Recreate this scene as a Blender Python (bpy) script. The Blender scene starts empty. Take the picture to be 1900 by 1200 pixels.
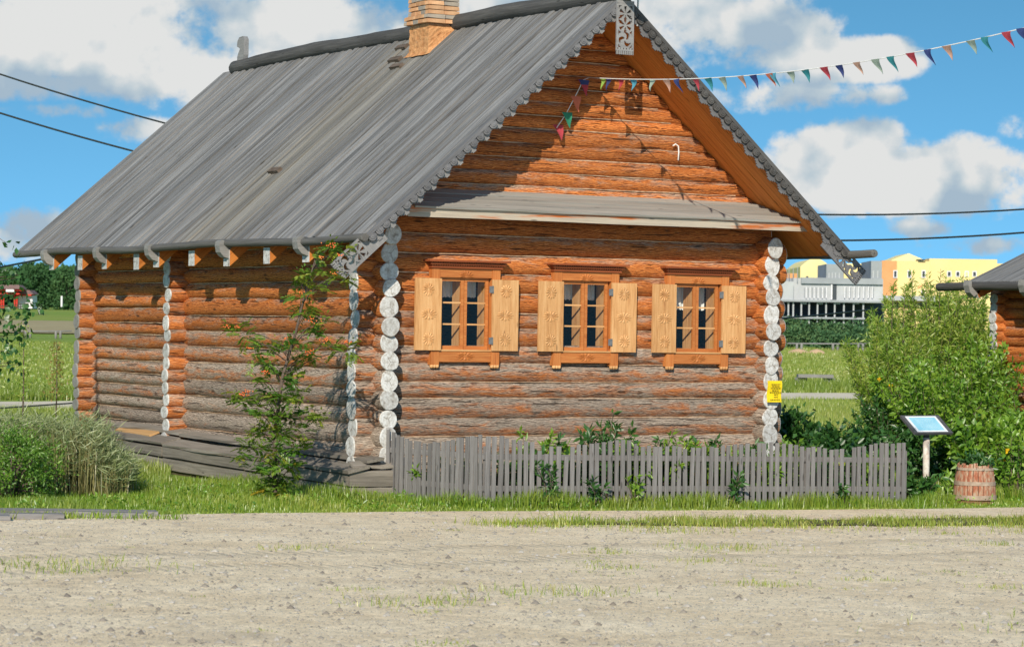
import bpy, math, random
import numpy as np
from mathutils import Vector, Matrix
random.seed(11); rng = np.random.default_rng(11)
scene = bpy.context.scene
col = scene.collection
# ------------------------------------------------------------------ camera
CAM = np.array([-17.333, -34.139, 2.203])
YAW, PITCH, ROLL, FPX = math.radians(-29.836), math.radians(0.111), math.radians(0.885), 4872.8
_r = np.array([math.cos(YAW), math.sin(YAW), 0.0])
FWD = np.array([-math.sin(YAW)*math.cos(PITCH), math.cos(YAW)*math.cos(PITCH), math.sin(PITCH)])
_u = np.cross(_r, FWD)
RGT = math.cos(ROLL)*_r + math.sin(ROLL)*_u
UPV = -math.sin(ROLL)*_r + math.cos(ROLL)*_u
cd = bpy.data.cameras.new('camera'); cam = bpy.data.objects.new('camera', cd); col.objects.link(cam)
cam.matrix_world = Matrix(((RGT[0], UPV[0], -FWD[0], CAM[0]), (RGT[1], UPV[1], -FWD[1], CAM[1]),
                           (RGT[2], UPV[2], -FWD[2], CAM[2]), (0, 0, 0, 1)))
cd.sensor_width = 36.0; cd.lens = 36.0*FPX/1900.0; cd.clip_start = 0.5; cd.clip_end = 9000
scene.camera = cam
cd.dof.use_dof = True; cd.dof.focus_distance = 38.5; cd.dof.aperture_fstop = 5.0
def at(u, v, d):
    """point at depth d (metres) along the view axis for a place measured in the photograph"""
    return CAM + d*(FWD + RGT*(u-950)/FPX + UPV*(600-v)/FPX)
def direction(u, v):
    p = FWD + RGT*(u-950)/FPX + UPV*(600-v)/FPX
    return p/np.linalg.norm(p)
# ------------------------------------------------------------------ sun, sky, exposure
SUN_AZ, SUN_EL = 52.0, 27.5           # direction the light travels to, elevation
sd = bpy.data.lights.new('sun', 'SUN'); sd.energy = 5.0; sd.angle = math.radians(0.53); sd.color = (1.0, 0.90, 0.75)
so = bpy.data.objects.new('sun', sd); col.objects.link(so)
ldir = Vector((math.cos(math.radians(SUN_AZ))*math.cos(math.radians(SUN_EL)), math.sin(math.radians(SUN_AZ))*math.cos(math.radians(SUN_EL)), -math.sin(math.radians(SUN_EL))))
so.rotation_euler = ldir.to_track_quat('-Z', 'Y').to_euler(); so.location = (-30, -40, 40)
scene.view_settings.view_transform = 'Standard'; scene.view_settings.look = 'None'
scene.view_settings.exposure = -0.02; scene.view_settings.gamma = 1.0
world = bpy.data.worlds.new('World'); scene.world = world; world.use_nodes = True
world.cycles.sampling_method = 'MANUAL'; world.cycles.sample_map_resolution = 256
def build_world():
    nt = world.node_tree; N = nt.nodes; L = nt.links; N.clear()
    def n(t, **k):
        x = N.new(t)
        for a, b in k.items(): setattr(x, a, b)
        return x
    def m(op, a, b=None, c=None, clamp=False):
        x = n('ShaderNodeMath', operation=op, use_clamp=clamp)
        for i, v in enumerate((a, b, c)):
            if v is None: continue
            if isinstance(v, (int, float)): x.inputs[i].default_value = v
            else: L.new(v, x.inputs[i])
        return x.outputs[0]
    out = n('ShaderNodeOutputWorld'); bg = n('ShaderNodeBackground'); bg.inputs[1].default_value = 0.092
    tc = n('ShaderNodeTexCoord'); D = tc.outputs['Generated']
    mp = n('ShaderNodeMapping'); mp.vector_type = 'POINT'; mp.inputs['Scale'].default_value = (1, 1, 2.0); mp.inputs['Location'].default_value = (0, 0, 0.30)
    L.new(D, mp.inputs[0])
    sky = n('ShaderNodeTexSky', sky_type='NISHITA'); sky.sun_disc = False; sky.sun_elevation = math.radians(SUN_EL)
    sky.sun_rotation = math.radians(218); sky.air_density = 1.0; sky.dust_density = 0.25; sky.ozone_density = 2.5
    L.new(mp.outputs[0], sky.inputs[0])
    hs = n('ShaderNodeHueSaturation'); hs.inputs['Hue'].default_value = 0.470; hs.inputs['Saturation'].default_value = 1.12; hs.inputs['Value'].default_value = SKYV
    tint = n('ShaderNodeVectorMath', operation='MULTIPLY'); L.new(sky.outputs[0], tint.inputs[0]); tint.inputs[1].default_value = (1.06, 1.10, 1.24)
    L.new(tint.outputs[0], hs.inputs['Color'])
    # cloud noise
    def noise(scale, detail, rough, off=(0, 0, 0), zs=1.6, dist=0.0):
        mm = n('ShaderNodeMapping'); mm.inputs['Scale'].default_value = (1, 1, zs); mm.inputs['Location'].default_value = off; L.new(D, mm.inputs[0])
        t = n('ShaderNodeTexNoise'); t.inputs['Scale'].default_value = scale; t.inputs['Detail'].default_value = detail
        t.inputs['Roughness'].default_value = rough; t.inputs['Distortion'].default_value = dist; L.new(mm.outputs[0], t.inputs['Vector']); return t.outputs['Fac']
    nA = noise(27, 8, 0.60, zs=1.15); nB = noise(27, 8, 0.60, off=(0.004, 0.005, 0.016), zs=1.15); big = noise(7, 3, 0.5, off=(3.1, 1.7, 0.4))
    nC = noise(24, 3, 0.5, zs=1.15); nD = noise(24, 3, 0.5, off=(0.005, 0.006, 0.020), zs=1.15)
    # cumulus as ellipses of sky: (u, v, half width, half height, strength)
    CL = [(150, 60, 330, 105, 1.15), (40, 150, 260, 40, 0.85), (330, 130, 230, 70, 0.95), (500, 45, 260, 80, 1.0), (880, 10, 150, 50, 0.95), (700, 30, 120, 50, 0.6),
          (1330, 40, 230, 105, 0.85), (1545, 112, 165, 46, 1.0), (1455, 180, 165, 34, 0.85), (1555, 300, 135, 82, 1.2), (1770, 325, 175, 78, 1.2), (1640, 365, 190, 44, 0.95),
          (1890, 235, 45, 34, 0.8), (50, 430, 120, 52, 0.75), (270, 240, 85, 28, 0.62), (1700, 420, 80, 22, 0.65), (1850, 455, 110, 20, 0.6), (1640, 175, 45, 18, 0.55), (120, 205, 120, 16, 0.5)]
    dens = None; low = None
    for (u, v, a, b, s) in CL:
        c = direction(u, v); r_ = RGT*(FPX/a); u_ = UPV*(FPX/b)
        d1 = n('ShaderNodeVectorMath', operation='SUBTRACT'); L.new(D, d1.inputs[0]); d1.inputs[1].default_value = tuple(c)
        da = n('ShaderNodeVectorMath', operation='DOT_PRODUCT'); L.new(d1.outputs[0], da.inputs[0]); da.inputs[1].default_value = tuple(r_)
        db = n('ShaderNodeVectorMath', operation='DOT_PRODUCT'); L.new(d1.outputs[0], db.inputs[0]); db.inputs[1].default_value = tuple(u_)
        df = n('ShaderNodeVectorMath', operation='DOT_PRODUCT'); L.new(d1.outputs[0], df.inputs[0]); df.inputs[1].default_value = tuple(FWD*8)
        xx = m('POWER', m('ABSOLUTE', da.outputs['Value']), 2.0); yy = m('POWER', m('ABSOLUTE', db.outputs['Value']), 2.0)
        rr = m('ADD', m('ADD', xx, yy), m('POWER', m('ABSOLUTE', df.outputs['Value']), 2.0))
        k = m('MAXIMUM', m('MULTIPLY', m('SUBTRACT', 1.0, m('MULTIPLY', rr, 0.7)), s), -1.0)
        dens = k if dens is None else m('SMOOTH_MAX', dens, k, 0.2)
        lw = m('MULTIPLY', m('MULTIPLY_ADD', db.outputs['Value'], -0.75, 0.12), m('MULTIPLY', m('MAXIMUM', k, 0.0), 1.6, clamp=True))
        low = lw if low is None else m('SMOOTH_MAX', low, lw, 0.15)
    # everywhere else the same broken cloud goes on
    sepd = n('ShaderNodeVectorMath', operation='DOT_PRODUCT'); L.new(D, sepd.inputs[0]); sepd.inputs[1].default_value = tuple(FWD)
    away = m('MULTIPLY_ADD', sepd.outputs['Value'], -14.0, 13.3, clamp=True)
    gen = m('MULTIPLY', m('MULTIPLY_ADD', big, 5.0, -2.75), away)
    gen = m('ADD', gen, m('MULTIPLY_ADD', away, 1.0, -1.0))
    dens = m('MAXIMUM', dens, gen)
    field = m('ADD', m('MULTIPLY', dens, 1.15), m('MULTIPLY_ADD', nA, 3.8, -2.10))
    mask = n('ShaderNodeMapRange', interpolation_type='SMOOTHERSTEP'); L.new(field, mask.inputs[0]); mask.inputs[1].default_value = -0.05; mask.inputs[2].default_value = 0.62
    mk_ = mask.outputs[0]
    lit = m('ADD', m('MULTIPLY_ADD', m('SUBTRACT', nC, nD), 4.2, m('MULTIPLY_ADD', m('SUBTRACT', nA, nB), 1.6, 0.66)), m('MULTIPLY', low, -0.62))
    lit = m('ADD', lit, m('MULTIPLY', field, 0.12), clamp=True)
    cr = n('ShaderNodeValToRGB'); L.new(lit, cr.inputs[0])
    e = cr.color_ramp.elements; e[0].position = 0.0; e[0].color = (0.46, 0.60, 0.73, 1); e[1].position = 0.8; e[1].color = (0.93, 0.94, 0.93, 1)
    q = cr.color_ramp.elements.new(0.35); q.color = (0.62, 0.73, 0.80, 1)
    sc = n('ShaderNodeVectorMath', operation='SCALE'); L.new(cr.outputs[0], sc.inputs[0]); sc.inputs['Scale'].default_value = 9.0
    mx = n('ShaderNodeMix', data_type='RGBA'); L.new(mk_, mx.inputs[0]); L.new(hs.outputs[0], mx.inputs[6]); L.new(sc.outputs[0], mx.inputs[7])
    L.new(mx.outputs[2], bg.inputs[0]); L.new(bg.outputs[0], out.inputs[0])
SKYV = 1.75
build_world()

# ------------------------------------------------------------------ materials
MATS = {}
class NT:
    def __init__(s, name):
        s.m = bpy.data.materials.new(name); s.m.use_nodes = True; s.t = s.m.node_tree; s.N = s.t.nodes; s.L = s.t.links
        s.b = s.N['Principled BSDF']; s.o = s.N['Material Output']; MATS[name] = s.m
    def n(s, t, **k):
        x = s.N.new(t)
        for a, b in k.items(): setattr(x, a, b)
        return x
    def put(s, v, sock):
        if isinstance(v, (int, float, tuple)): sock.default_value = v
        else: s.L.new(v, sock)
    def math(s, op, a, b=None, c=None, clamp=False):
        x = s.n('ShaderNodeMath', operation=op, use_clamp=clamp)
        for i, v in enumerate((a, b, c)):
            if v is not None: s.put(v, x.inputs[i])
        return x.outputs[0]
    def coord(s, kind='Object'): return s.n('ShaderNodeTexCoord').outputs[kind]
    def pos(s): return s.n('ShaderNodeNewGeometry').outputs['Position']
    def rand(s): return s.n('ShaderNodeObjectInfo').outputs['Random']
    def mapping(s, v, scale=(1, 1, 1), loc=None):
        x = s.n('ShaderNodeMapping'); s.L.new(v, x.inputs[0]); x.inputs['Scale'].default_value = scale
        if loc is not None: s.put(loc, x.inputs['Location'])
        return x.outputs[0]
    def offs(s, k=37.0):
        r = s.rand(); c = s.n('ShaderNodeCombineXYZ')
        for i in range(3): s.L.new(s.math('MULTIPLY', r, k*(i+1)), c.inputs[i])
        return c.outputs[0]
    def noise(s, v, scale, detail=4, rough=0.55, dist=0.0):
        x = s.n('ShaderNodeTexNoise'); s.L.new(v, x.inputs['Vector']); x.inputs['Scale'].default_value = scale
        x.inputs['Detail'].default_value = detail; x.inputs['Roughness'].default_value = rough; x.inputs['Distortion'].default_value = dist
        return x.outputs['Fac']
    def ramp(s, f, stops):
        x = s.n('ShaderNodeValToRGB'); s.L.new(f, x.inputs[0]); e = x.color_ramp.elements
        e[0].position, e[0].color = stops[0][0], (*stops[0][1], 1); e[1].position, e[1].color = stops[-1][0], (*stops[-1][1], 1)
        for p, c in stops[1:-1]:
            q = e.new(p); q.color = (*c, 1)
        return x.outputs[0]
    def rng(s, f, a, b, c=0.0, d=1.0, smooth=True):
        x = s.n('ShaderNodeMapRange', interpolation_type='SMOOTHSTEP' if smooth else 'LINEAR'); s.L.new(f, x.inputs[0])
        for i, v in enumerate((a, b, c, d)): s.put(v, x.inputs[i+1])
        return x.outputs[0]
    def mix(s, f, a, b, mode='MIX'):
        x = s.n('ShaderNodeMix', data_type='RGBA', blend_type=mode)
        s.put(f, x.inputs[0]); s.put(a if not isinstance(a, tuple) else (*a, 1), x.inputs[6]); s.put(b if not isinstance(b, tuple) else (*b, 1), x.inputs[7])
        return x.outputs[2]
    def val(s, c, v):
        x = s.n('ShaderNodeHueSaturation'); s.L.new(c, x.inputs['Color']); s.put(v, x.inputs['Value']); return x.outputs[0]
    def attr(s, name, kind='OBJECT'):
        x = s.n('ShaderNodeAttribute'); x.attribute_type = kind; x.attribute_name = name; return x
    def fin(s, c, rough=0.8, bump=None, dist=0.01, strength=0.6, spec=0.25):
        if isinstance(c, tuple): s.b.inputs['Base Color'].default_value = (*c, 1)
        else: s.L.new(c, s.b.inputs['Base Color'])
        s.put(rough, s.b.inputs['Roughness']); s.b.inputs['Specular IOR Level'].default_value = spec
        if bump is not None:
            x = s.n('ShaderNodeBump'); x.inputs['Strength'].default_value = strength; x.inputs['Distance'].default_value = dist
            s.L.new(bump, x.inputs['Height']); s.L.new(x.outputs[0], s.b.inputs['Normal'])
        return s.m

def mat_log():
    s = NT('stained_log'); c = s.coord(); o = s.offs()
    grain = s.noise(s.mapping(c, (4.2, 24, 24), o), 2.0, 8, 0.72)
    fine = s.noise(s.mapping(c, (9.0, 60, 60), o), 2.0, 4, 0.7)
    patch = s.noise(s.mapping(c, (1.3, 6.0, 6.0), o), 1.6, 7, 0.68, 0.8)
    wv = s.n('ShaderNodeTexWave', wave_type='BANDS', bands_direction='Z'); s.L.new(s.mapping(c, (0.35, 1.0, 1.0), o), wv.inputs['Vector'])
    wv.inputs['Scale'].default_value = 15; wv.inputs['Distortion'].default_value = 11; wv.inputs['Detail'].default_value = 3; wv.inputs['Detail Scale'].default_value = 1.0
    sep = s.n('ShaderNodeSeparateXYZ'); s.L.new(c, sep.inputs[0])
    w = s.attr('weather').outputs['Fac']
    mixg = s.math('ADD', s.math('MULTIPLY', grain, 0.62), s.math('MULTIPLY_ADD', fine, 0.16, s.math('MULTIPLY', wv.outputs['Fac'], 0.24)))
    orange = s.ramp(mixg, [(0.30, (0.075, 0.020, 0.008)), (0.44, (0.33, 0.092, 0.021)), (0.56, (0.55, 0.172, 0.040)), (0.74, (0.69, 0.29, 0.09))])
    grey = s.ramp(mixg, [(0.31, (0.045, 0.036, 0.031)), (0.45, (0.20, 0.158, 0.125)), (0.57, (0.35, 0.285, 0.228)), (0.74, (0.56, 0.475, 0.39))])
    top = s.rng(sep.outputs['Z'], -0.03, 0.13, -0.18, 0.28)
    f = s.math('ADD', s.math('ADD', s.math('MULTIPLY_ADD', patch, 2.5, -1.2), w), top)
    f = s.rng(f, 0.08, 0.95)
    cc = s.mix(f, orange, grey)
    kn = s.n('ShaderNodeTexVoronoi'); kn.inputs['Scale'].default_value = 1.0; s.L.new(s.mapping(c, (1.5, 4.6, 4.6), o), kn.inputs['Vector'])
    cc = s.mix(s.rng(kn.outputs['Distance'], 0.05, 0.15, 0.8, 0.0), cc, (0.06, 0.022, 0.01))
    cc = s.val(cc, s.math('MULTIPLY_ADD', s.rand(), 0.44, 0.84))
    crack = s.rng(s.noise(s.mapping(c, (0.5, 13, 13), o), 3.0, 3, 0.55), 0.622, 0.668)
    cc = s.mix(s.math('MULTIPLY', crack, 0.8), cc, (0.028, 0.015, 0.009))
    flake = s.rng(s.noise(s.mapping(c, (12, 34, 34), o), 2.0, 3, 0.6), 0.66, 0.74)
    cc = s.mix(s.math('MULTIPLY', flake, 0.45), cc, (0.62, 0.50, 0.38))
    h = s.math('SUBTRACT', s.math('ADD', grain, s.math('MULTIPLY', fine, 0.5)), s.math('MULTIPLY', crack, 1.4))
    s.fin(cc, 0.66, h, 0.016, 0.9, 0.25)
def mat_wood(name, stops, along=(1.5, 28, 28), rv=0.3, rough=0.8, wear=None, bumpd=0.006, spec=0.2, stain=None):
    s = NT(name); c = s.coord(); o = s.offs()
    g = s.noise(s.mapping(c, along, o), 1.6, 7, 0.66); g2 = s.noise(s.mapping(c, (along[0]*0.35, along[1]*0.18, along[2]*0.18), o), 1.6, 4, 0.6)
    cc = s.ramp(s.math('MULTIPLY_ADD', g, 0.65, s.math('MULTIPLY', g2, 0.35)), stops)
    if wear: cc = s.mix(s.rng(g2, wear[1], wear[2]), cc, wear[0])
    kn = s.n('ShaderNodeTexVoronoi'); kn.inputs['Scale'].default_value = 1.0; s.L.new(s.mapping(c, (1.6, 7, 7), o), kn.inputs['Vector'])
    cc = s.mix(s.rng(kn.outputs['Distance'], 0.05, 0.12, 0.6, 0.0), cc, tuple(x*0.35 for x in stops[0][1]))
    if stain:
        cc = s.mix(s.math('MULTIPLY', s.attr('stain').outputs['Fac'], s.rng(g2, 0.3, 0.65, 0.35, 1.0)), cc, stain)
    cc = s.val(cc, s.math('MULTIPLY_ADD', s.rand(), rv, 1.0-rv*0.5))
    s.fin(cc, rough, g, bumpd, 0.7, spec)
mat_log()
GREY = [(0.31, (0.048, 0.047, 0.048)), (0.43, (0.150, 0.147, 0.147)), (0.55, (0.240, 0.236, 0.234)), (0.73, (0.39, 0.383, 0.376))]
mat_wood('roof_grey', GREY, (0.7, 30, 30), 0.5, 0.8, bumpd=0.014, stain=(0.225, 0.19, 0.125))
mat_wood('trim_grey', [(0.25, (0.14, 0.138, 0.14)), (0.5, (0.235, 0.232, 0.232)), (0.78, (0.34, 0.335, 0.33))], (2, 20, 20), 0.2)
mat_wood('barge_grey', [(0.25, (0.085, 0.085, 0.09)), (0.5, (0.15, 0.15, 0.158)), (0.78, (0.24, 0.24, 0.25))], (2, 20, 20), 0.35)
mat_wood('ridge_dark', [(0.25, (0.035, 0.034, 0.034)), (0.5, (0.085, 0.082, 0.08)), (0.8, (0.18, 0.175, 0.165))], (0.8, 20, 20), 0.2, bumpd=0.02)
mat_wood('soffit_orange', [(0.25, (0.20, 0.055, 0.012)), (0.5, (0.50, 0.17, 0.035)), (0.8, (0.68, 0.29, 0.075))], (0.9, 26, 26), 0.3, 0.6)
mat_wood('window_pine', [(0.30, (0.33, 0.135, 0.045)), (0.46, (0.57, 0.30, 0.12)), (0.56, (0.66, 0.375, 0.165)), (0.76, (0.76, 0.50, 0.25))], (1.4, 20, 20), 0.22, 0.55, spec=0.3)
mat_wood('window_stain', [(0.25, (0.30, 0.085, 0.022)), (0.5, (0.50, 0.17, 0.045)), (0.8, (0.66, 0.31, 0.10))], (1.6, 34, 34), 0.2, 0.55, spec=0.3)
mat_wood('cornice_red', [(0.25, (0.14, 0.035, 0.014)), (0.5, (0.28, 0.075, 0.027)), (0.8, (0.38, 0.12, 0.045))], (1.6, 34, 34), 0.2, 0.6)
mat_wood('pent_grey', [(0.25, (0.13, 0.13, 0.125)), (0.5, (0.33, 0.315, 0.285)), (0.8, (0.52, 0.48, 0.41))], (0.6, 24, 24), 0.25, 0.75)
mat_wood('fascia_worn', [(0.25, (0.25, 0.22, 0.19)), (0.5, (0.46, 0.40, 0.32)), (0.8, (0.62, 0.54, 0.42))], (0.8, 20, 20), 0.1, 0.7, wear=((0.48, 0.13, 0.03), 0.55, 0.66))
mat_wood('deck_grey', [(0.25, (0.10, 0.088, 0.076)), (0.5, (0.235, 0.21, 0.18)), (0.8, (0.38, 0.34, 0.295))], (0.9, 22, 22), 0.35, bumpd=0.012)
mat_wood('deck_new', [(0.25, (0.40, 0.22, 0.09)), (0.8, (0.66, 0.42, 0.2))], (0.9, 22, 22), 0.1)
mat_wood('fence_grey', [(0.25, (0.105, 0.10, 0.10)), (0.5, (0.20, 0.193, 0.193)), (0.8, (0.32, 0.31, 0.305))], (2.0, 40, 40), 0.38, bumpd=0.006)
mat_wood('beam_brown', [(0.25, (0.16, 0.05, 0.015)), (0.5, (0.36, 0.12, 0.03)), (0.8, (0.52, 0.22, 0.07))], (1, 20, 20), 0.3)
mat_wood('gutter_grey', [(0.25, (0.05, 0.048, 0.045)), (0.5, (0.12, 0.115, 0.108)), (0.8, (0.21, 0.205, 0.195))], (0.8, 20, 20), 0.2, bumpd=0.012)
mat_wood('hook_grey', [(0.25, (0.12, 0.118, 0.115)), (0.5, (0.24, 0.235, 0.225)), (0.8, (0.36, 0.35, 0.335))], (2, 24, 24), 0.25, bumpd=0.01)
mat_wood('board_dark', [(0.25, (0.045, 0.045, 0.05)), (0.8, (0.14, 0.14, 0.15))], (2, 24, 24), 0.1)
mat_wood('bark', [(0.25, (0.05, 0.035, 0.025)), (0.5, (0.12, 0.09, 0.07)), (0.8, (0.22, 0.18, 0.15))], (3, 14, 14), 0.2, bumpd=0.01)
def mat_white_end():
    s = NT('white_paint_end'); c = s.coord(); o = s.offs()
    a = s.noise(s.mapping(c, (7, 7, 7), o), 2.0, 6, 0.65)
    cc = s.ramp(a, [(0.30, (0.24, 0.21, 0.18)), (0.44, (0.48, 0.47, 0.45)), (0.60, (0.66, 0.67, 0.67))])
    b = s.noise(s.mapping(c, (3.4, 3.4, 3.4), o), 2.0, 4, 0.6); gr = s.noise(s.mapping(c, (9, 9, 9), o), 2.0, 6, 0.75)
    cc = s.mix(s.rng(gr, 0.52, 0.70, 0, 0.6), cc, (0.27, 0.26, 0.25))
    cc = s.mix(s.rng(b, 0.66, 0.74, 0, 0.7), cc, (0.50, 0.38, 0.20))
    sep = s.n('ShaderNodeSeparateXYZ'); s.L.new(c, sep.inputs[0])
    at2 = s.n('ShaderNodeMath', operation='ARCTAN2'); s.L.new(sep.outputs['Y'], at2.inputs[0]); s.L.new(sep.outputs['Z'], at2.inputs[1])
    ang = s.math('ADD', at2.outputs[0], s.math('MULTIPLY_ADD', s.rand(), 5.0, s.math('MULTIPLY', a, 0.5)))
    w = s.math('ABSOLUTE', s.math('SINE', s.math('MULTIPLY', ang, 1.5)))
    rad = s.math('SQRT', s.math('ADD', s.math('POWER', sep.outputs['Y'], 2.0), s.math('POWER', sep.outputs['Z'], 2.0)))
    rg = s.math('SINE', s.math('MULTIPLY', s.math('MULTIPLY_ADD', a, 0.03, rad), 520.0)); cc = s.val(cc, s.rng(rg, -1.0, 1.0, 0.90, 1.03))
    ck = s.math('MULTIPLY', s.rng(s.math('MULTIPLY', w, rad), 0.002, 0.007, 1, 0), s.rng(rad, 0.07, 0.11, 1, 0))
    cc = s.mix(s.math('MULTIPLY', ck, s.rng(s.math('FRACT', s.math('MULTIPLY', s.rand(), 7.3)), 0.25, 0.5, 0.15, 0.85)), cc, (0.12, 0.09, 0.06)); cc = s.val(cc, s.math('MULTIPLY_ADD', s.rand(), 0.3, 0.82))
    s.fin(cc, 0.8, a, 0.01, 0.5)
mat_white_end()
def mat_plain(name, c1, c2, scale=6, rough=0.85, bump=0.01, spec=0.2, obj=True, rv=0.0):
    s = NT(name); c = s.coord() if obj else s.pos()
    a = s.noise(c, scale, 6, 0.6); cc = s.ramp(a, [(0.3, c1), (0.7, c2)])
    if rv: cc = s.val(cc, s.math('MULTIPLY_ADD', s.rand(), rv, 1-rv/2))
    return s.fin(cc, rough, a, bump, 0.5, spec)
mat_plain('oakum', (0.34, 0.20, 0.11), (0.66, 0.50, 0.36), 9, 0.95, 0.02)
mat_plain('clay_plaster', (0.42, 0.18, 0.07), (0.68, 0.37, 0.17), 11, 0.9, 0.07)
mat_plain('brick', (0.44, 0.21, 0.10), (0.66, 0.40, 0.22), 5, 0.9, 0.02, rv=0.35)
mat_plain('brick_grey', (0.24, 0.22, 0.20), (0.42, 0.35, 0.27), 5, 0.9, 0.02, rv=0.25)
mat_plain('mortar', (0.45, 0.27, 0.15), (0.60, 0.40, 0.23), 9, 0.95, 0.02)
mat_plain('concrete_far', (0.26, 0.285, 0.31), (0.36, 0.385, 0.41), 0.35, 0.9, 0.0)
mat_plain('concrete_pale', (0.38, 0.40, 0.42), (0.50, 0.52, 0.54), 0.4, 0.9, 0.0)
mat_plain('yellow_render', (0.76, 0.60, 0.27), (0.82, 0.67, 0.33), 0.18, 0.9, 0.0)
mat_plain('yellow_pale', (0.80, 0.69, 0.32), (0.84, 0.74, 0.40), 0.18, 0.9, 0.0)
mat_plain('orange_brick_far', (0.60, 0.30, 0.12), (0.68, 0.36, 0.16), 0.5, 0.9, 0.0)
mat_plain('dark_void', (0.035, 0.045, 0.055), (0.08, 0.095, 0.11), 0.5, 0.5, 0.0)
mat_plain('white_frame', (0.68, 0.68, 0.70), (0.8, 0.8, 0.82), 2, 0.6, 0.0)
mat_plain('black_cable', (0.012, 0.02, 0.022), (0.02, 0.03, 0.032), 2, 0.5, 0.0)
mat_plain('white_cord', (0.68, 0.68, 0.66), (0.8, 0.8, 0.78), 8, 0.8, 0.0)
mat_plain('notice_yellow', (0.80, 0.58, 0.01), (0.86, 0.66, 0.02), 3, 0.6, 0.0)
mat_plain('print_dark', (0.26, 0.19, 0.02), (0.34, 0.26, 0.03), 3, 0.7, 0.0)
mat_plain('paper_white', (0.72, 0.75, 0.78), (0.82, 0.84, 0.86), 5, 0.5, 0.0)
mat_plain('paper_blue', (0.22, 0.52, 0.68), (0.36, 0.66, 0.78), 6, 0.35, 0.0, 0.5)
mat_plain('print_blue', (0.40, 0.62, 0.74), (0.5, 0.7, 0.8), 6, 0.4, 0.0)
mat_plain('post_white', (0.42, 0.30, 0.24), (0.78, 0.76, 0.72), 9, 0.85, 0.02)
mat_plain('metal_hinge', (0.10, 0.11, 0.12), (0.20, 0.21, 0.22), 20, 0.5, 0.0, 0.5)
mat_plain('curtain_cloth', (0.66, 0.70, 0.70), (0.80, 0.83, 0.82), 12, 0.9, 0.0)
mat_plain('doll_blue', (0.25, 0.5, 0.75), (0.5, 0.72, 0.85), 30, 0.8, 0.0)
mat_plain('doll_red', (0.6, 0.06, 0.05), (0.75, 0.12, 0.1), 30, 0.8, 0.0)
mat_plain('red_far', (0.50, 0.03, 0.02), (0.62, 0.06, 0.04), 1, 0.7, 0.0)
mat_plain('roof_far', (0.16, 0.10, 0.10), (0.24, 0.16, 0.16), 1, 0.8, 0.0)
mat_plain('sand_pile', (0.50, 0.33, 0.20), (0.62, 0.44, 0.28), 1.5, 0.95, 0.05)
mat_plain('soil', (0.06, 0.05, 0.03), (0.13, 0.11, 0.065), 3, 0.95, 0.02, obj=False)
def mat_tub():
    s = NT('tub_wood'); c = s.coord(); a = s.noise(s.mapping(c, (14, 14, 5)), 1.6, 6, 0.65); b = s.noise(s.mapping(c, (40, 40, 6)), 1.0, 3, 0.6)
    cc = s.ramp(a, [(0.40, (0.33, 0.115, 0.065)), (0.50, (0.40, 0.19, 0.12)), (0.60, (0.42, 0.32, 0.23))])
    s.fin(cc, 0.85, b, 0.01, 0.6)
mat_tub()
mat_plain('tub_hoop', (0.30, 0.22, 0.17), (0.46, 0.37, 0.29), 12, 0.8, 0.01)
mat_plain('tub_foot', (0.16, 0.09, 0.05), (0.30, 0.17, 0.09), 8, 0.9, 0.01)
FLAGC = {'red': (0.66, 0.05, 0.08), 'navy': (0.025, 0.055, 0.26), 'cyan': (0.10, 0.50, 0.68), 'mint': (0.46, 0.60, 0.48), 'peach': (0.74, 0.42, 0.30), 'teal': (0.02, 0.32, 0.36),
         'green': (0.02, 0.36, 0.20), 'lime': (0.40, 0.72, 0.12), 'sage': (0.42, 0.52, 0.42), 'coral': (0.80, 0.20, 0.10), 'tan': (0.62, 0.46, 0.30)}
def mat_cloth(name, c):
    s = NT(name); a = s.noise(s.coord(), 20, 3, 0.5)
    cc = s.ramp(a, [(0.3, tuple(x*0.85 for x in c)), (0.7, c)])
    d = s.n('ShaderNodeBsdfDiffuse'); t = s.n('ShaderNodeBsdfTranslucent'); mx = s.n('ShaderNodeMixShader'); mx.inputs[0].default_value = 0.3
    s.L.new(cc, d.inputs[0]); s.L.new(cc, t.inputs[0]); s.L.new(d.outputs[0], mx.inputs[1]); s.L.new(t.outputs[0], mx.inputs[2]); s.L.new(mx.outputs[0], s.o.inputs[0])
for k, c in FLAGC.items(): mat_cloth('flag_'+k, tuple(0.82*x+0.05 for x in c))
def mat_glass():
    s = NT('window_glass'); s.N.remove(s.b)
    lw = s.n('ShaderNodeLayerWeight'); lw.inputs[0].default_value = 0.5; fz = s.math('MULTIPLY_ADD', s.math('POWER', lw.outputs['Facing'], 5.0), 0.9, 0.018)
    tr = s.n('ShaderNodeBsdfTransparent'); tr.inputs[0].default_value = (0.98, 0.985, 0.98, 1)
    gl = s.n('ShaderNodeBsdfGlossy'); gl.inputs['Roughness'].default_value = 0.02; gl.inputs[0].default_value = (0.9, 0.86, 0.8, 1)
    bp = s.n('ShaderNodeBump'); bp.inputs['Strength'].default_value = 0.03; bp.inputs['Distance'].default_value = 0.02
    s.L.new(s.noise(s.coord(), 3, 1), bp.inputs['Height']); s.L.new(bp.outputs[0], gl.inputs['Normal'])
    mx = s.n('ShaderNodeMixShader'); s.L.new(fz, mx.inputs[0]); s.L.new(tr.outputs[0], mx.inputs[1]); s.L.new(gl.outputs[0], mx.inputs[2]); s.L.new(mx.outputs[0], s.o.inputs[0])
mat_glass()
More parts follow.
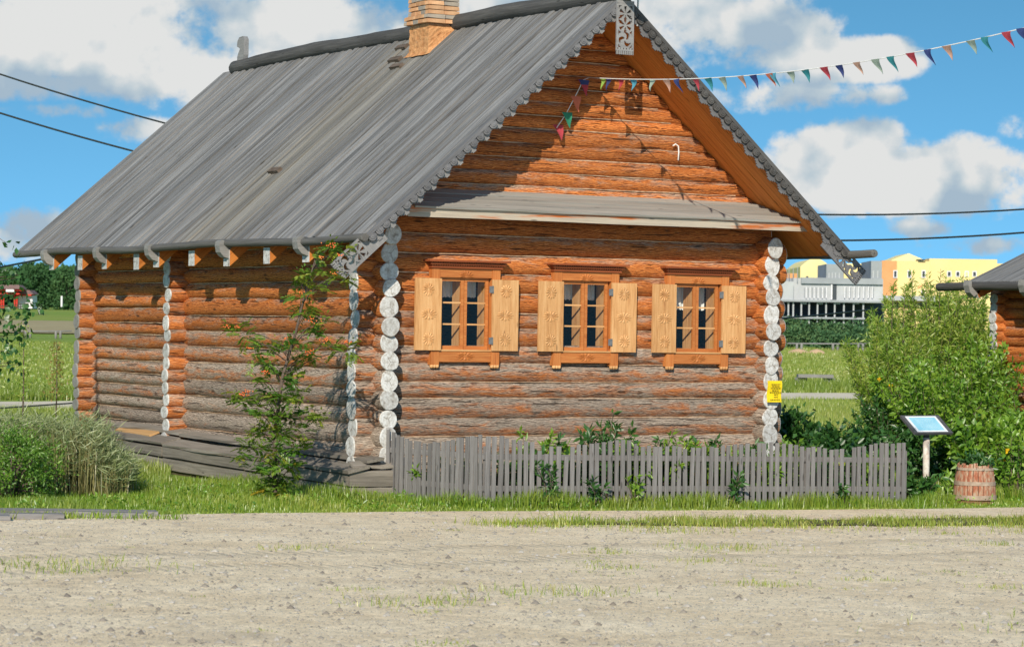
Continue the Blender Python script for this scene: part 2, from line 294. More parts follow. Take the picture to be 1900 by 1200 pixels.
def mat_leaf(name, cs, trans=0.35, gloss=0.06):
    """cs: colours picked per leaf through the point attribute 'tone'"""
    s = NT(name); a = s.attr('tone', 'GEOMETRY').outputs['Fac']
    k = len(cs); cc = s.ramp(a, [(i/(k-1), c) for i, c in enumerate(cs)])
    cc = s.mix(0.25, cc, s.ramp(s.noise(s.pos(), 1.3, 3), [(0.35, cs[0]), (0.65, cs[-1])]))
    d = s.n('ShaderNodeBsdfDiffuse'); t = s.n('ShaderNodeBsdfTranslucent'); g = s.n('ShaderNodeBsdfGlossy'); g.inputs['Roughness'].default_value = 0.42
    tc = s.mix(1.0, cc, (1.0, 1.05, 0.45), 'MULTIPLY')
    s.L.new(cc, d.inputs[0]); s.L.new(tc, t.inputs[0])
    m1 = s.n('ShaderNodeMixShader'); m1.inputs[0].default_value = trans; s.L.new(d.outputs[0], m1.inputs[1]); s.L.new(t.outputs[0], m1.inputs[2])
    m2 = s.n('ShaderNodeMixShader'); m2.inputs[0].default_value = gloss; s.L.new(m1.outputs[0], m2.inputs[1]); s.L.new(g.outputs[0], m2.inputs[2]); s.L.new(m2.outputs[0], s.o.inputs[0])
mat_leaf('leaf_rowan', [(0.055, 0.16, 0.02), (0.10, 0.25, 0.03), (0.19, 0.35, 0.04), (0.34, 0.38, 0.04), (0.52, 0.34, 0.03)])
mat_leaf('leaf_dark', [(0.025, 0.085, 0.02), (0.04, 0.13, 0.03), (0.06, 0.18, 0.035), (0.09, 0.22, 0.04)])
mat_leaf('leaf_mid', [(0.06, 0.17, 0.018), (0.13, 0.29, 0.028), (0.21, 0.40, 0.035), (0.36, 0.50, 0.06)])
mat_leaf('leaf_willow', [(0.08, 0.20, 0.018), (0.15, 0.31, 0.026), (0.25, 0.42, 0.04), (0.38, 0.49, 0.07), (0.48, 0.50, 0.12)])
mat_leaf('leaf_birch', [(0.02, 0.08, 0.02), (0.04, 0.14, 0.03), (0.08, 0.20, 0.04)])
mat_leaf('leaf_dry', [(0.16, 0.16, 0.035), (0.28, 0.22, 0.05), (0.36, 0.24, 0.06)])
mat_leaf('leaf_far', [(0.045, 0.11, 0.045), (0.065, 0.15, 0.06), (0.10, 0.19, 0.07)], 0.2, 0.0)
mat_leaf('leaf_shrub_far', [(0.05, 0.13, 0.065), (0.09, 0.19, 0.09), (0.16, 0.25, 0.10)], 0.2, 0.0)
mat_leaf('petal_yellow', [(0.75, 0.42, 0.02), (0.85, 0.60, 0.03)], 0.3, 0.0)
mat_leaf('berry_orange', [(0.72, 0.10, 0.02), (0.85, 0.17, 0.03), (0.85, 0.27, 0.06)], 0.0, 0.08)
mat_leaf('pebble', [(0.22, 0.19, 0.16), (0.40, 0.34, 0.27), (0.52, 0.48, 0.42), (0.66, 0.60, 0.52)], 0.0, 0.0)
mat_leaf('reed_leaf', [(0.15, 0.22, 0.07), (0.24, 0.31, 0.12), (0.35, 0.41, 0.20), (0.47, 0.50, 0.28)], 0.3)
mat_leaf('reed_dry', [(0.17, 0.18, 0.06), (0.30, 0.27, 0.11), (0.42, 0.35, 0.17)], 0.2)
mat_leaf('grass_blade', [(0.12, 0.25, 0.02), (0.21, 0.37, 0.026), (0.34, 0.46, 0.045), (0.47, 0.49, 0.09), (0.55, 0.47, 0.17)], 0.4)
mat_leaf('meadow_blade', [(0.19, 0.30, 0.035), (0.29, 0.40, 0.055), (0.40, 0.45, 0.10), (0.50, 0.47, 0.17)], 0.4)
def mat_ground():
    s = NT('meadow_ground'); p = s.pos()
    a = s.noise(p, 0.11, 6, 0.65); b = s.noise(p, 2.2, 6, 0.7); st = s.noise(s.mapping(p, (0.025, 0.025, 1)), 1.0, 3, 0.5)
    cc = s.ramp(b, [(0.3, (0.13, 0.19, 0.03)), (0.5, (0.24, 0.32, 0.055)), (0.72, (0.36, 0.40, 0.10))])
    cc = s.mix(s.rng(a, 0.48, 0.66, 0, 0.7), cc, (0.34, 0.31, 0.115))
    cc = s.mix(s.rng(st, 0.42, 0.62, 0, 0.4), cc, (0.12, 0.26, 0.04))
    s.fin(cc, 0.95, b, 0.03, 0.6, 0.1)
mat_ground()
def mat_path():
    s = NT('sandy_path'); p = s.pos()
    a = s.noise(p, 0.9, 6, 0.62); b = s.noise(p, 38, 4, 0.7); v = s.n('ShaderNodeTexVoronoi'); v.inputs['Scale'].default_value = 26; s.L.new(p, v.inputs['Vector'])
    cc = s.ramp(a, [(0.3, (0.72, 0.57, 0.385)), (0.5, (0.82, 0.67, 0.47)), (0.7, (0.86, 0.725, 0.53))])
    cc = s.val(cc, s.rng(b, 0.25, 0.75, 0.80, 1.16))
    for sc_, am_ in ((30.0, 0.34), (11.0, 0.16)):
        vv = s.n('ShaderNodeTexVoronoi'); vv.inputs['Scale'].default_value = sc_; s.L.new(p, vv.inputs['Vector']); bw_ = s.n('ShaderNodeRGBToBW'); s.L.new(vv.outputs['Color'], bw_.inputs[0]); cc = s.val(cc, s.math('MULTIPLY_ADD', bw_.outputs[0], am_, 1.0-am_*0.45))
    cc = s.mix(s.rng(v.outputs['Distance'], 0.05, 0.16, 0.45, 0.0), cc, (0.44, 0.39, 0.33))
    d = s.noise(p, 0.35, 6, 0.75); cc = s.mix(s.rng(d, 0.54, 0.68, 0, 0.55), cc, (0.58, 0.475, 0.345))
    d2 = s.noise(p, 3.2, 6, 0.75); cc = s.val(cc, s.rng(d2, 0.3, 0.7, 0.86, 1.1))
    sp = s.n('ShaderNodeSeparateXYZ'); s.L.new(p, sp.inputs[0])
    ln = s.math('ADD', s.math('MULTIPLY_ADD', sp.outputs['X'], -0.06, sp.outputs['Y']), s.math('MULTIPLY', s.noise(p, 0.22, 3), 2.2))
    rut = s.math('MAXIMUM', s.rng(s.math('ABSOLUTE', s.math('ADD', ln, 7.6)), 0.10, 0.34, 1, 0), s.rng(s.math('ABSOLUTE', s.math('ADD', ln, 9.2)), 0.10, 0.34, 1, 0))
    tread = s.math('MULTIPLY', rut, s.rng(s.math('SINE', s.math('MULTIPLY', sp.outputs['X'], 38.0)), -0.4, 0.6, 0.5, 1.0))
    cc = s.mix(s.math('MULTIPLY', tread, 0.32), cc, (0.40, 0.335, 0.25))
    hh = s.math('SUBTRACT', s.math('ADD', s.math('ADD', b, s.math('MULTIPLY', a, 2.0)), s.math('MULTIPLY', d2, 3.0)), s.math('MULTIPLY', tread, 2.0))
    s.fin(cc, 0.95, hh, 0.014, 0.7, 0.1)
mat_path()
mat_plain('far_track', (0.60, 0.52, 0.40), (0.74, 0.65, 0.51), 0.7, 0.95, 0.0, obj=False)
mat_plain('bare_soil_far', (0.34, 0.27, 0.15), (0.42, 0.36, 0.20), 0.3, 0.95, 0.0, obj=False)

# ------------------------------------------------------------------ helpers
WM = {}
def meta(o, label, cat=None, group=None, kind=None):
    if label: o['label'] = label
    if cat: o['category'] = cat
    if group: o['group'] = group
    if kind: o['kind'] = kind
    return o
def link(o, parent=None, M=None):
    col.objects.link(o); M = M if M is not None else Matrix.Identity(4)
    o.matrix_basis = M; WM[o.name] = M
    if parent is not None:
        o.parent = parent; o.matrix_parent_inverse = WM[parent.name].inverted()
    return o
def empty(name, loc, label=None, cat=None, group=None):
    o = bpy.data.objects.new(name, None); o.empty_display_size = 0.2
    link(o, None, Matrix.Translation(Vector(loc))); return meta(o, label, cat, group)
def mesh(name, V, F, mats, fm=None, smooth=False):
    me = bpy.data.meshes.new(name); me.from_pydata([tuple(map(float, v)) for v in V], [], F)
    for mt in (mats if isinstance(mats, (list, tuple)) else [mats]): me.materials.append(MATS[mt])
    if fm is not None: me.polygons.foreach_set('material_index', fm)
    if smooth: me.polygons.foreach_set('use_smooth', [True]*len(me.polygons))
    me.update(); return me
def ob(name, me, parent=None, M=None):
    return link(bpy.data.objects.new(name, me), parent, M)
def frame(o, x, y=None, z=None):
    """matrix at o with local x along x, z near the given z"""
    x = Vector(x).normalized()
    z = Vector(z if z is not None else (0, 0, 1)); z = (z - x*z.dot(x))
    if z.length < 1e-4: z = Vector((1, 0, 0)); z = z - x*z.dot(x)
    z.normalize(); y = z.cross(x)
    return Matrix(((x[0], y[0], z[0], o[0]), (x[1], y[1], z[1], o[1]), (x[2], y[2], z[2], o[2]), (0, 0, 0, 1)))
BOXF = [(0, 3, 2, 1), (4, 5, 6, 7), (0, 1, 5, 4), (1, 2, 6, 5), (2, 3, 7, 6), (3, 0, 4, 7)]
def boxv(x0, x1, y0, y1, z0, z1):
    return [(x0, y0, z0), (x1, y0, z0), (x1, y1, z0), (x0, y1, z0), (x0, y0, z1), (x1, y0, z1), (x1, y1, z1), (x0, y1, z1)]
def boxes(lst):
    V = []; F = []
    for b in lst:
        k = len(V); V += boxv(*b); F += [tuple(i+k for i in f) for f in BOXF]
    return V, F
def box(name, b, mat, parent=None, M=None):
    """b = world extents; local origin at the middle so grain follows the longest side through the frame"""
    c = [(b[0]+b[1])/2, (b[2]+b[3])/2, (b[4]+b[5])/2]; s = [(b[1]-b[0])/2, (b[3]-b[2])/2, (b[5]-b[4])/2]
    ax = int(np.argmax(s)); X = [0, 0, 0]; X[ax] = 1
    Z = (0, 0, 1) if ax != 2 else (0, -1, 0)
    m4 = frame(c, X, None, Z)
    ly = max(s[i] for i in range(3) if abs(m4[i][1]) > 0.5); lz = max(s[i] for i in range(3) if abs(m4[i][2]) > 0.5)
    V, F = boxes([(-s[ax], s[ax], -ly, ly, -lz, lz)])
    if M is not None: m4 = M @ m4
    return ob(name, mesh(name, V, F, mat), parent, m4)
def plank(name, p0, p1, w, t, mat, parent=None, up=(0, 0, 1), jit=0.004, segs=3, bow=0.004, taper=0.0):
    p0 = Vector(p0); p1 = Vector(p1); Lx = (p1-p0).length
    V = []; F = []
    for i in range(segs+1):
        x = Lx*i/segs; j = lambda: random.uniform(-jit, jit); b = bow*math.sin(math.pi*i/segs)*random.uniform(-1, 1); ww = w*(1-taper*i/segs)
        jx = random.uniform(-jit, jit)*2 if i in (0, segs) else 0
        V += [(x+jx, -ww/2+j(), -t/2+b), (x+jx, ww/2+j(), -t/2+b), (x+jx, ww/2+j(), t/2+b+j()*0.5), (x+jx, -ww/2+j(), t/2+b+j()*0.5)]
    for i in range(segs):
        a = i*4; c = a+4
        F += [(a, a+1, c+1, c), (a+1, a+2, c+2, c+1), (a+2, a+3, c+3, c+2), (a+3, a, c, c+3)]
    F += [(3, 2, 1, 0), (segs*4, segs*4+1, segs*4+2, segs*4+3)]
    F = [tuple(reversed(f)) for f in F]
    return ob(name, mesh(name, V, F, mat), parent, frame(p0, p1-p0, None, up))
def log(name, p0, p1, rz, ry, mats, parent=None, weather=0.3, sides=16, capR=None, wob=0.017, up=(0, 0, 1), trim=True, shear=0.0):
    """hewn log: slightly uneven, its ends dressed with a small chamfer; mats = (side, end)"""
    p0 = Vector(p0); p1 = Vector(p1); Lx = (p1-p0).length; segs = max(4, int(Lx/0.35))
    xs = [0.0, 0.02] + [Lx*i/segs for i in range(1, segs)] + [Lx-0.02, Lx]; n = len(xs); V = []; F = []; fm = []
    ph = [random.uniform(0, 6.28) for _ in range(8)]; am = [random.uniform(0.3, 1) for _ in range(4)]; bias = random.uniform(-0.05, 0.05)
    sh = [1+0.045*math.sin(2*j*2*math.pi/sides+ph[6])+0.03*math.sin(3*j*2*math.pi/sides+ph[7])+random.uniform(-0.022, 0.022) for j in range(sides)]
    for i, x in enumerate(xs):
        e = 0.93 if i in (0, n-1) else 1.0; tp = 1+bias*(x/Lx-0.5)*2
        dz = wob*(am[0]*math.sin(x*0.9+ph[0])+am[1]*math.sin(x*2.7+ph[1])*0.5); dy = wob*(am[2]*math.sin(x*0.8+ph[2]))
        k = e*tp*(1+0.02*math.sin(x*3.1+ph[3])*am[3]+0.015*math.sin(x*7.3+ph[4]))
        for j in range(sides):
            a = 2*math.pi*j/sides; q = k*sh[j]*(1+0.012*math.sin(x*5+j*2.1+ph[5]))
            zz = rz*q*math.sin(a)+dz; V.append((x+(shear*zz if i < 2 else (-shear*zz if i > n-3 else 0)), ry*q*math.cos(a)+dy, zz))
    for i in range(n-1):
        for j in range(sides):
            F.append((i*sides+j, i*sides+(j+1) % sides, (i+1)*sides+(j+1) % sides, (i+1)*sides+j)); fm.append(1 if (trim and (i == 0 or i == n-2)) else 0)
    F = [tuple(reversed(f)) for f in F]
    c0 = len(V); V += [(0.0, 0, 0), (Lx, 0, 0)]
    for j in range(sides):
        F.append((c0, j, (j+1) % sides)[::1]); fm.append(1)
        b = (n-1)*sides; F.append((c0+1, b+(j+1) % sides, b+j)); fm.append(1)
    me = mesh(name, V, F, list(mats), fm)
    me.polygons.foreach_set('use_smooth', [len(p.vertices) == 4 for p in me.polygons])
    o = ob(name, me, parent, frame(p0, p1-p0, None, up)); o['weather'] = float(weather); return o
def tube_v(pts, rad, sides=6):
    pts = [Vector(p) for p in pts]; V = []; F = []
    for i, p in enumerate(pts):
        t = (pts[min(i+1, len(pts)-1)]-pts[max(i-1, 0)]).normalized(); a = Vector((0, 0, 1)) if abs(t.z) < 0.9 else Vector((1, 0, 0))
        u = t.cross(a).normalized(); w = u.cross(t); r = rad[i] if isinstance(rad, (list, tuple, np.ndarray)) else rad
        V += [p+u*(r*math.cos(2*math.pi*k/sides))+w*(r*math.sin(2*math.pi*k/sides)) for k in range(sides)]
    for i in range(len(pts)-1):
        F += [(i*sides+k, i*sides+(k+1) % sides, (i+1)*sides+(k+1) % sides, (i+1)*sides+k) for k in range(sides)]
    F += [tuple(reversed(range(sides))), tuple((len(pts)-1)*sides+k for k in range(sides))]
    return V, F
def merge(parts):
    V = []; F = []
    for v, f in parts:
        k = len(V); V += list(v); F += [tuple(i+k for i in q) for q in f]
    return V, F
def tube(name, pts, rad, mat, parent=None, sides=6):
    o0 = Vector(pts[0]); V, F = tube_v([Vector(p)-o0 for p in pts], rad, sides)
    return ob(name, mesh(name, V, F, mat, smooth=True), parent, Matrix.Translation(o0))
def prism(poly, y0, y1):
    """polygon of (x, z) pushed from y0 to y1"""
    n = len(poly); V = [(x, y0, z) for x, z in poly]+[(x, y1, z) for x, z in poly]
    F = [tuple(range(n)), tuple(reversed(range(n, 2*n)))]+[(i, i+n, (i+1) % n+n, (i+1) % n) for i in range(n)]
    return V, F
def lathe(prof, sides=24):
    V = []; F = []
    for r, z in prof: V += [(r*math.cos(2*math.pi*k/sides), r*math.sin(2*math.pi*k/sides), z) for k in range(sides)]
    for i in range(len(prof)-1):
        F += [(i*sides+k, i*sides+(k+1) % sides, (i+1)*sides+(k+1) % sides, (i+1)*sides+k) for k in range(sides)]
    return V, F
# leaves: numpy mesh of many small folded leaves ---------------------------------
def unit(a): return a/np.maximum(np.linalg.norm(a, axis=1, keepdims=True), 1e-9)
def leaves_mesh(name, P, Dr, Nm, Ln, Wd, tone, mat, fold=0.25):
    P = np.asarray(P, float); n = len(P); Dr = unit(np.asarray(Dr, float)); S = unit(np.cross(Dr, Nm)); Nn = np.cross(S, Dr)
    Ln = np.broadcast_to(Ln, n)[:, None]; Wd = np.broadcast_to(Wd, n)[:, None]
    mid = P+Dr*Ln*0.45
    V = np.empty((n, 4, 3)); V[:, 0] = P; V[:, 1] = mid+S*Wd*0.5+Nn*Wd*fold; V[:, 2] = P+Dr*Ln; V[:, 3] = mid-S*Wd*0.5+Nn*Wd*fold
    return tri_mesh(name, V.reshape(-1, 3), (np.array([0, 1, 2, 0, 2, 3])[None]+4*np.arange(n)[:, None]).reshape(-1, 3), np.repeat(tone, 4), mat)
def tri_mesh(name, V, T, tone, mat):
    me = bpy.data.meshes.new(name); me.vertices.add(len(V)); me.vertices.foreach_set('co', np.ascontiguousarray(V, dtype=np.float32).ravel())
    me.loops.add(len(T)*3); me.loops.foreach_set('vertex_index', np.ascontiguousarray(T, dtype=np.int32).ravel())
    me.polygons.add(len(T)); me.polygons.foreach_set('loop_start', np.arange(0, len(T)*3, 3, dtype=np.int32)); me.polygons.foreach_set('loop_total', np.full(len(T), 3, dtype=np.int32))
    at_ = me.attributes.new('tone', 'FLOAT', 'POINT'); at_.data.foreach_set('value', np.ascontiguousarray(tone, dtype=np.float32))
    me.materials.append(MATS[mat]); me.update(calc_edges=True); me.validate(); return me
def rdir(n, zb=0.0):
    d = rng.normal(size=(n, 3)); d[:, 2] += zb; return unit(d)
def blades_mesh(name, P, H, W, lean, tone, mat):
    """grass blades: base quad bending into a tip"""
    n = len(P); a = rng.uniform(0, 2*np.pi, n); side = np.stack([np.cos(a), np.sin(a), np.zeros(n)], 1); b = a+np.pi/2+rng.normal(0, 0.5, n)
    out = np.stack([np.cos(b), np.sin(b), np.zeros(n)], 1); H = np.broadcast_to(H, n)[:, None]; W = np.broadcast_to(W, n)[:, None]; lean = np.broadcast_to(lean, n)[:, None]
    Z = np.array([0, 0, 1.0])
    V = np.empty((n, 5, 3)); V[:, 0] = P-side*W*0.5; V[:, 1] = P+side*W*0.5
    m_ = P+Z*H*0.55+out*H*lean*0.3; V[:, 2] = m_+side*W*0.4; V[:, 3] = m_-side*W*0.4; V[:, 4] = P+Z*H*(1-0.25*lean)+out*H*lean
    return tri_mesh(name, V.reshape(-1, 3), (np.array([0, 1, 2, 0, 2, 3, 3, 2, 4])[None]+5*np.arange(n)[:, None]).reshape(-1, 3), np.repeat(tone, 5), mat)
# ------------------------------------------------------------------ ground
FH = np.array([FWD[0], FWD[1]]); FH /= np.linalg.norm(FH); RH = np.array([FH[1], -FH[0]])
def ground_z(x, y):
    x = np.asarray(x, float); y = np.asarray(y, float)
    d = (x-CAM[0])*FH[0]+(y-CAM[1])*FH[1]
    near = -0.29-0.02*12*np.tanh(x/12*1.02)
    k = np.clip((d-50)/30, 0, 1); k = k*k*(3-2*k)
    r = np.clip(d-80, 0, None); rise = 0.0108*np.where(r < 40, r*r/80, r-20)
    return near*(1-k)+(-0.28)*k+rise
def dl(d, s):
    return CAM[0]+FH[0]*d+RH[0]*s, CAM[1]+FH[1]*d+RH[1]*s
def lat(u, d): return (u-950)/FPX*d
def sheet(name, ds, ss_of, mat, lift, kind='structure', label=None, cat=None):
    V = []; F = []; n = None
    for d in ds:
        ss = ss_of(d); n = len(ss)
        for s in ss:
            x, y = dl(d, s); V.append((x, y, float(ground_z(x, y))+lift))
    for i in range(len(ds)-1):
        F += [(i*n+k, i*n+k+1, (i+1)*n+k+1, (i+1)*n+k) for k in range(n-1)]
    o = ob(name, mesh(name, V, F, mat, smooth=True)); return meta(o, label, cat, None, kind)
ds = list(np.arange(-10, 14, 4.0))+list(np.arange(14, 62, 0.8))+list(np.arange(62, 130, 3.0))+list(np.arange(130, 400, 15.0))+list(np.arange(400, 1200, 80.0))+[1400, 2000, 3000, 5000]
sheet('ground', ds, lambda d: np.linspace(-1, 1, 61)*max(26, d*0.7+10), 'meadow_ground', 0.0)
def poly_sheet(name, top, bot, mat, lift, n=70, m=14, wig=0.06, kind='structure', side=None):
    """strip between two world polylines of (x, y)"""
    def samp(pl, t):
        pl = np.array(pl, float); L_ = np.r_[0, np.cumsum(np.hypot(*np.diff(pl, axis=0).T))]; t = t*L_[-1]
        return np.stack([np.interp(t, L_, pl[:, 0]), np.interp(t, L_, pl[:, 1])], 1)
    t = np.linspace(0, 1, n); A = samp(top, t); B = samp(bot, t)
    w = lambda: wig*(np.sin(t*37+rng.uniform(0, 6))*0.5+np.sin(t*91+rng.uniform(0, 6))*0.35+rng.normal(0, 0.3, n))
    A[:, 1] += w(); B[:, 1] += w(); V = []; F = []
    for j in range(m+1):
        P = A+(B-A)*j/m
        if side is not None: P[:, 0] += side(P[0, 1])*np.exp(-np.arange(n)/10.0)
        z = ground_z(P[:, 0], P[:, 1])+lift
        V += [(P[i, 0], P[i, 1], z[i]) for i in range(n)]
    for j in range(m): F += [(j*n+i, j*n+i+n, j*n+i+n+1, j*n+i+1) for i in range(n-1)]
    o = ob(name, mesh(name, V, F, mat, smooth=True)); o['kind'] = kind; return o
PATH_TOP = [(-16, -4.3), (-7.4, -3.75), (-4.75, -3.46), (0.17, -2.96), (9.76, -2.77), (22, -2.7)]
poly_sheet('path', PATH_TOP, [(-24, -24), (-12, -24), (-6, -24), (0, -24), (8, -24), (18, -24)], 'sandy_path', 0.012, 120, 40)
VERGE = ([(-1.3, -5.15), (2, -4.95), (8, -4.72), (18, -4.6)], [(-0.2, -5.6), (3, -6.0), (8, -6.2), (18, -6.3)])
poly_sheet('grass_verge', [(x+0.25, y-0.12) for x, y in VERGE[0]], VERGE[1], 'soil', 0.024, 110, 4, 0.12)
# path that runs behind the house
bl = [dl(70, lat(-300, 70)), dl(74, lat(60, 74)), dl(80, lat(400, 80)), dl(90, lat(1000, 90)), dl(97, lat(1530, 97)), dl(100, lat(1900, 100))]
bl2 = [(x+FH[0]*7.5, y+FH[1]*7.5) for x, y in bl]
poly_sheet('back_path', bl2, bl, 'far_track', 0.03, 80, 4, 0.15)
poly_sheet('bare_strip', [dl(330, lat(-60, 330)), dl(330, lat(220, 330))], [dl(228, lat(-60, 228)), dl(228, lat(220, 228))], 'bare_soil_far', 0.10, 20, 10, 1.0)

# ------------------------------------------------------------------ main log house
W, LH, LM, E_ = 6.74, 11.295, 7.033, 0.42
RX, RZ, SL = 3.37, 7.146, 0.873            # ridge, slope
def roof_z(x): return RZ-SL*abs(x-RX)
house = empty('log_house', (0, 0, 0), 'large log house with steep grey plank roof, white painted log ends and carved windows', 'house')
JF = [0.02, 0.31, 0.60, 0.87, 1.164, 1.405, 1.67, 1.925, 2.193, 2.429, 2.717, 3.005, 3.29, 3.58, 3.86, 4.12]
JS = [-0.1, 0.19, 0.45, 0.742, 1.005, 1.275, 1.559, 1.824, 2.076, 2.342, 2.623, 2.87, 3.12, 3.40, 3.68]
JB = [-0.08, 0.07, 0.27, 0.481, 0.707, 0.905, 1.114, 1.318, 1.538, 1.753, 2.001, 2.208, 2.462, 2.675, 2.90, 3.12, 3.36, 3.62]
LOGM = ('stained_log', 'white_paint_end'); BARE = ('stained_log', 'stained_log')
WINX = [1.345, 3.43, 5.46]; WZ0, WZ1, WH = 1.86, 2.945, 0.455
def wth_front(z): return float(np.interp(z, [0, 0.9, 1.7, 2.4, 3.2, 4.2], [0.92, 0.84, 0.62, 0.26, 0.08, -0.05]))
def wth_side(z): return float(np.interp(z, [0, 0.7, 1.3, 1.9, 2.4, 3.4], [1.05, 1.0, 0.78, 0.46, 0.14, 0.0]))
for i in range(len(JF)-1):
    z = (JF[i]+JF[i+1])/2; h = (JF[i+1]-JF[i])/2; r = h*1.13; wth = wth_front(z)+random.uniform(-0.12, 0.12)
    e = E_+random.uniform(-0.05, 0.04); e2 = E_+random.uniform(-0.04, 0.04)
    if JF[i+1] > WZ0+0.08 and JF[i] < WZ1-0.05:
        xs = [-e]+[v for c in WINX for v in (c-WH, c+WH)]+[W+e2]
        for k in range(0, 8, 2):
            log('log', (xs[k], 0, z), (xs[k+1], 0, z), r, 0.142, LOGM if k in (0, 6) else BARE, house, wth)
    else:
        if z > 3.45: e = min(e, (RZ-z-0.36)/SL-RX); e2 = e
        log('log', (-e, 0, z), (W+e2, 0, z), r, 0.142, LOGM, house, wth)
for i in range(len(JS)-1):
    z = (JS[i]+JS[i+1])/2; h = (JS[i+1]-JS[i])/2; r = h*random.uniform(1.07, 1.17); e = E_+random.uniform(-0.05, 0.05)
    for x0 in (0.0, W):
        log('log', (x0, -e, z), (x0, LM+0.3, z), r*(1.0 if x0 == 0 else 1.03), 0.142, LOGM, house, wth_side(z)+random.uniform(-0.12, 0.12))
for i in range(len(JB)-1):
    z = (JB[i]+JB[i+1])/2; h = (JB[i+1]-JB[i])/2; e = E_+random.uniform(-0.02, 0.02)
    for x0 in (0.0, W):
        log('log', (x0, LM+0.02, z), (x0, LH+0.4, z), h*1.06, 0.135, LOGM, house, wth_side(z)+random.uniform(-0.12, 0.12))
    zz = JB[i]+0.0
    for y0 in (LM, LH):                       # partition and rear wall, their ends show on the side
        log('log', (-e, y0, zz), (W+e, y0, zz), h*1.07, 0.135, LOGM if y0 == LM else ('stained_log', 'hook_grey'), house, 0.3+random.uniform(-0.1, 0.1))
# gable logs
zg = 4.12; gi = 0; GJ = []
while zg < 6.75:
    p = 0.215+random.uniform(-0.012, 0.012); zc = zg+p/2; hl = (RZ-0.135-zc)/SL
    if hl < 0.22: break
    for y0 in (0.0, LH): log('log', (RX-hl, y0, zc), (RX+hl, y0, zc), p/2*1.13, 0.118, BARE, house, 0.28-0.045*gi+random.uniform(-0.12, 0.12), shear=1/SL)
    GJ.append((zg, hl)); zg += p; gi += 1
def chink(p0, p1, nrm):
    p0 = Vector(p0); p1 = Vector(p1); n = max(3, int((p1-p0).length/0.22)); V = []; F = []; Lx = (p1-p0).length
    for k in range(n+1):
        a = random.uniform(0.004, 0.013); c = random.uniform(-0.006, 0.004); dpt = random.uniform(-0.006, 0.006)
        V += [(Lx*k/n, 0.03, c-a), (Lx*k/n, -0.012+dpt, c-a*0.7), (Lx*k/n, -0.014+dpt, c+a*0.7), (Lx*k/n, 0.03, c+a)]
    for k in range(n): F += [(4*k+i, 4*k+4+i, 4*k+5+i, 4*k+1+i) for i in range(3)]
    X = (p1-p0).normalized(); Zv = Vector((0, 0, 1)); Yv = Zv.cross(X)
    if Yv.dot(Vector(nrm)) > 0: V = [(a_, -b_, c_) for a_, b_, c_ in V]; F = [tuple(reversed(f)) for f in F]
    ob('chinking', mesh('chinking', V, F, 'oakum'), house, frame(p0, X))
for z in JF[1:-1]:
    if WZ0+0.05 < z < WZ1:
        xs = [0.2]+[v for c in WINX for v in (c-WH, c+WH)]+[W-0.2]
        for k in range(0, 8, 2): chink((xs[k], -0.076, z), (xs[k+1], -0.076, z), (0, -1, 0))
    else: chink((0.2, -0.076, z), (W-0.2, -0.076, z), (0, -1, 0))
for z in JS[2:-1]: chink((-0.076, 0.2, z), (-0.076, LM-0.18, z), (-1, 0, 0))
for z in JB[2:-1]: chink((-0.068, LM+0.18, z), (-0.068, LH-0.18, z), (-1, 0, 0))
for z, hl in GJ[1:]: chink((RX-hl+0.1, -0.062, z), (RX+hl-0.1, -0.062, z), (0, -1, 0))
box('ceiling', (0.1, W-0.1, 0.1, LH-0.1, 3.56, 3.60), 'beam_brown', house)
box('floor', (0.1, W-0.1, 0.1, LH-0.1, 0.50, 0.56), 'deck_grey', house)
# roof -----------------------------------------------------------------------
sl = Vector((1, 0, SL)).normalized(); nl = Vector((-SL, 0, 1)).normalized()
YF, YB = -1.22, 13.42; XE = -0.84
def roof_pt(side, s, y, off):          # s metres up the slope from the eave, off above the surface
    p = Vector((XE, y, roof_z(XE)))+sl*s+nl*off
    return p if side < 0 else Vector((2*RX-p.x, p.y, p.z))
SLEN = (RX-XE)/sl.x
y = YF; k = 0
while y < YB:
    w = random.choice([0.125, 0.14, 0.155, 0.175]); w = min(w, YB-y+0.05)
    for side in (-1, 1):
        lift = -0.020+random.uniform(-0.007, 0.018)+(0.014 if k % 2 else 0); s0 = random.uniform(-0.02, 0.02)
        up = nl if side < 0 else Vector((-nl.x, 0, nl.z))
        o = plank('roof_plank', roof_pt(side, s0, y+w/2, lift), roof_pt(side, SLEN-0.02, y+w/2, lift), w-random.choice([0.010, 0.016, 0.024, 0.032]), 0.042, 'roof_grey', house, up, 0.005, 6, 0.007)
        o.rotation_mode = 'QUATERNION'
        yc = y+w/2; o['stain'] = 0.42*math.exp(-((yc-4.45)/0.9)**2)+0.2*math.exp(-((yc-5.4)/0.6)**2) if side < 0 else 0.0
    y += w; k += 1
for side in (-1, 1):                   # under-layer seen from below as orange soffit boards
    up = nl if side < 0 else Vector((-nl.x, 0, nl.z))
    yy = -1.19
    while yy < -0.02:
        w = random.choice([0.17, 0.19, 0.21])
        plank('soffit_board', roof_pt(side, 0.03, yy+w/2, -0.075+random.uniform(-0.004, 0.004)), roof_pt(side, SLEN-0.03, yy+w/2, -0.075), w-0.006, 0.04, 'soffit_orange', house, up, 0.002, 4, 0.002); yy += w
    plank('seam_shade_sheet', roof_pt(side, 0.035, (YF+0.05+YB-0.06)/2, -0.0525), roof_pt(side, SLEN-0.035, (YF+0.05+YB-0.06)/2, -0.0525), YB-YF-0.11, 0.004, 'ridge_dark', house, up, 0.0, 1, 0)  # thin dark sheet added so the gaps between planks read as shaded
    plank('roof_sheathing', roof_pt(side, 0.03, (yy+YB-0.05)/2, -0.075), roof_pt(side, SLEN-0.03, (yy+YB-0.05)/2, -0.075), YB-0.05-yy, 0.04, 'soffit_orange', house, up, 0.0, 2, 0)
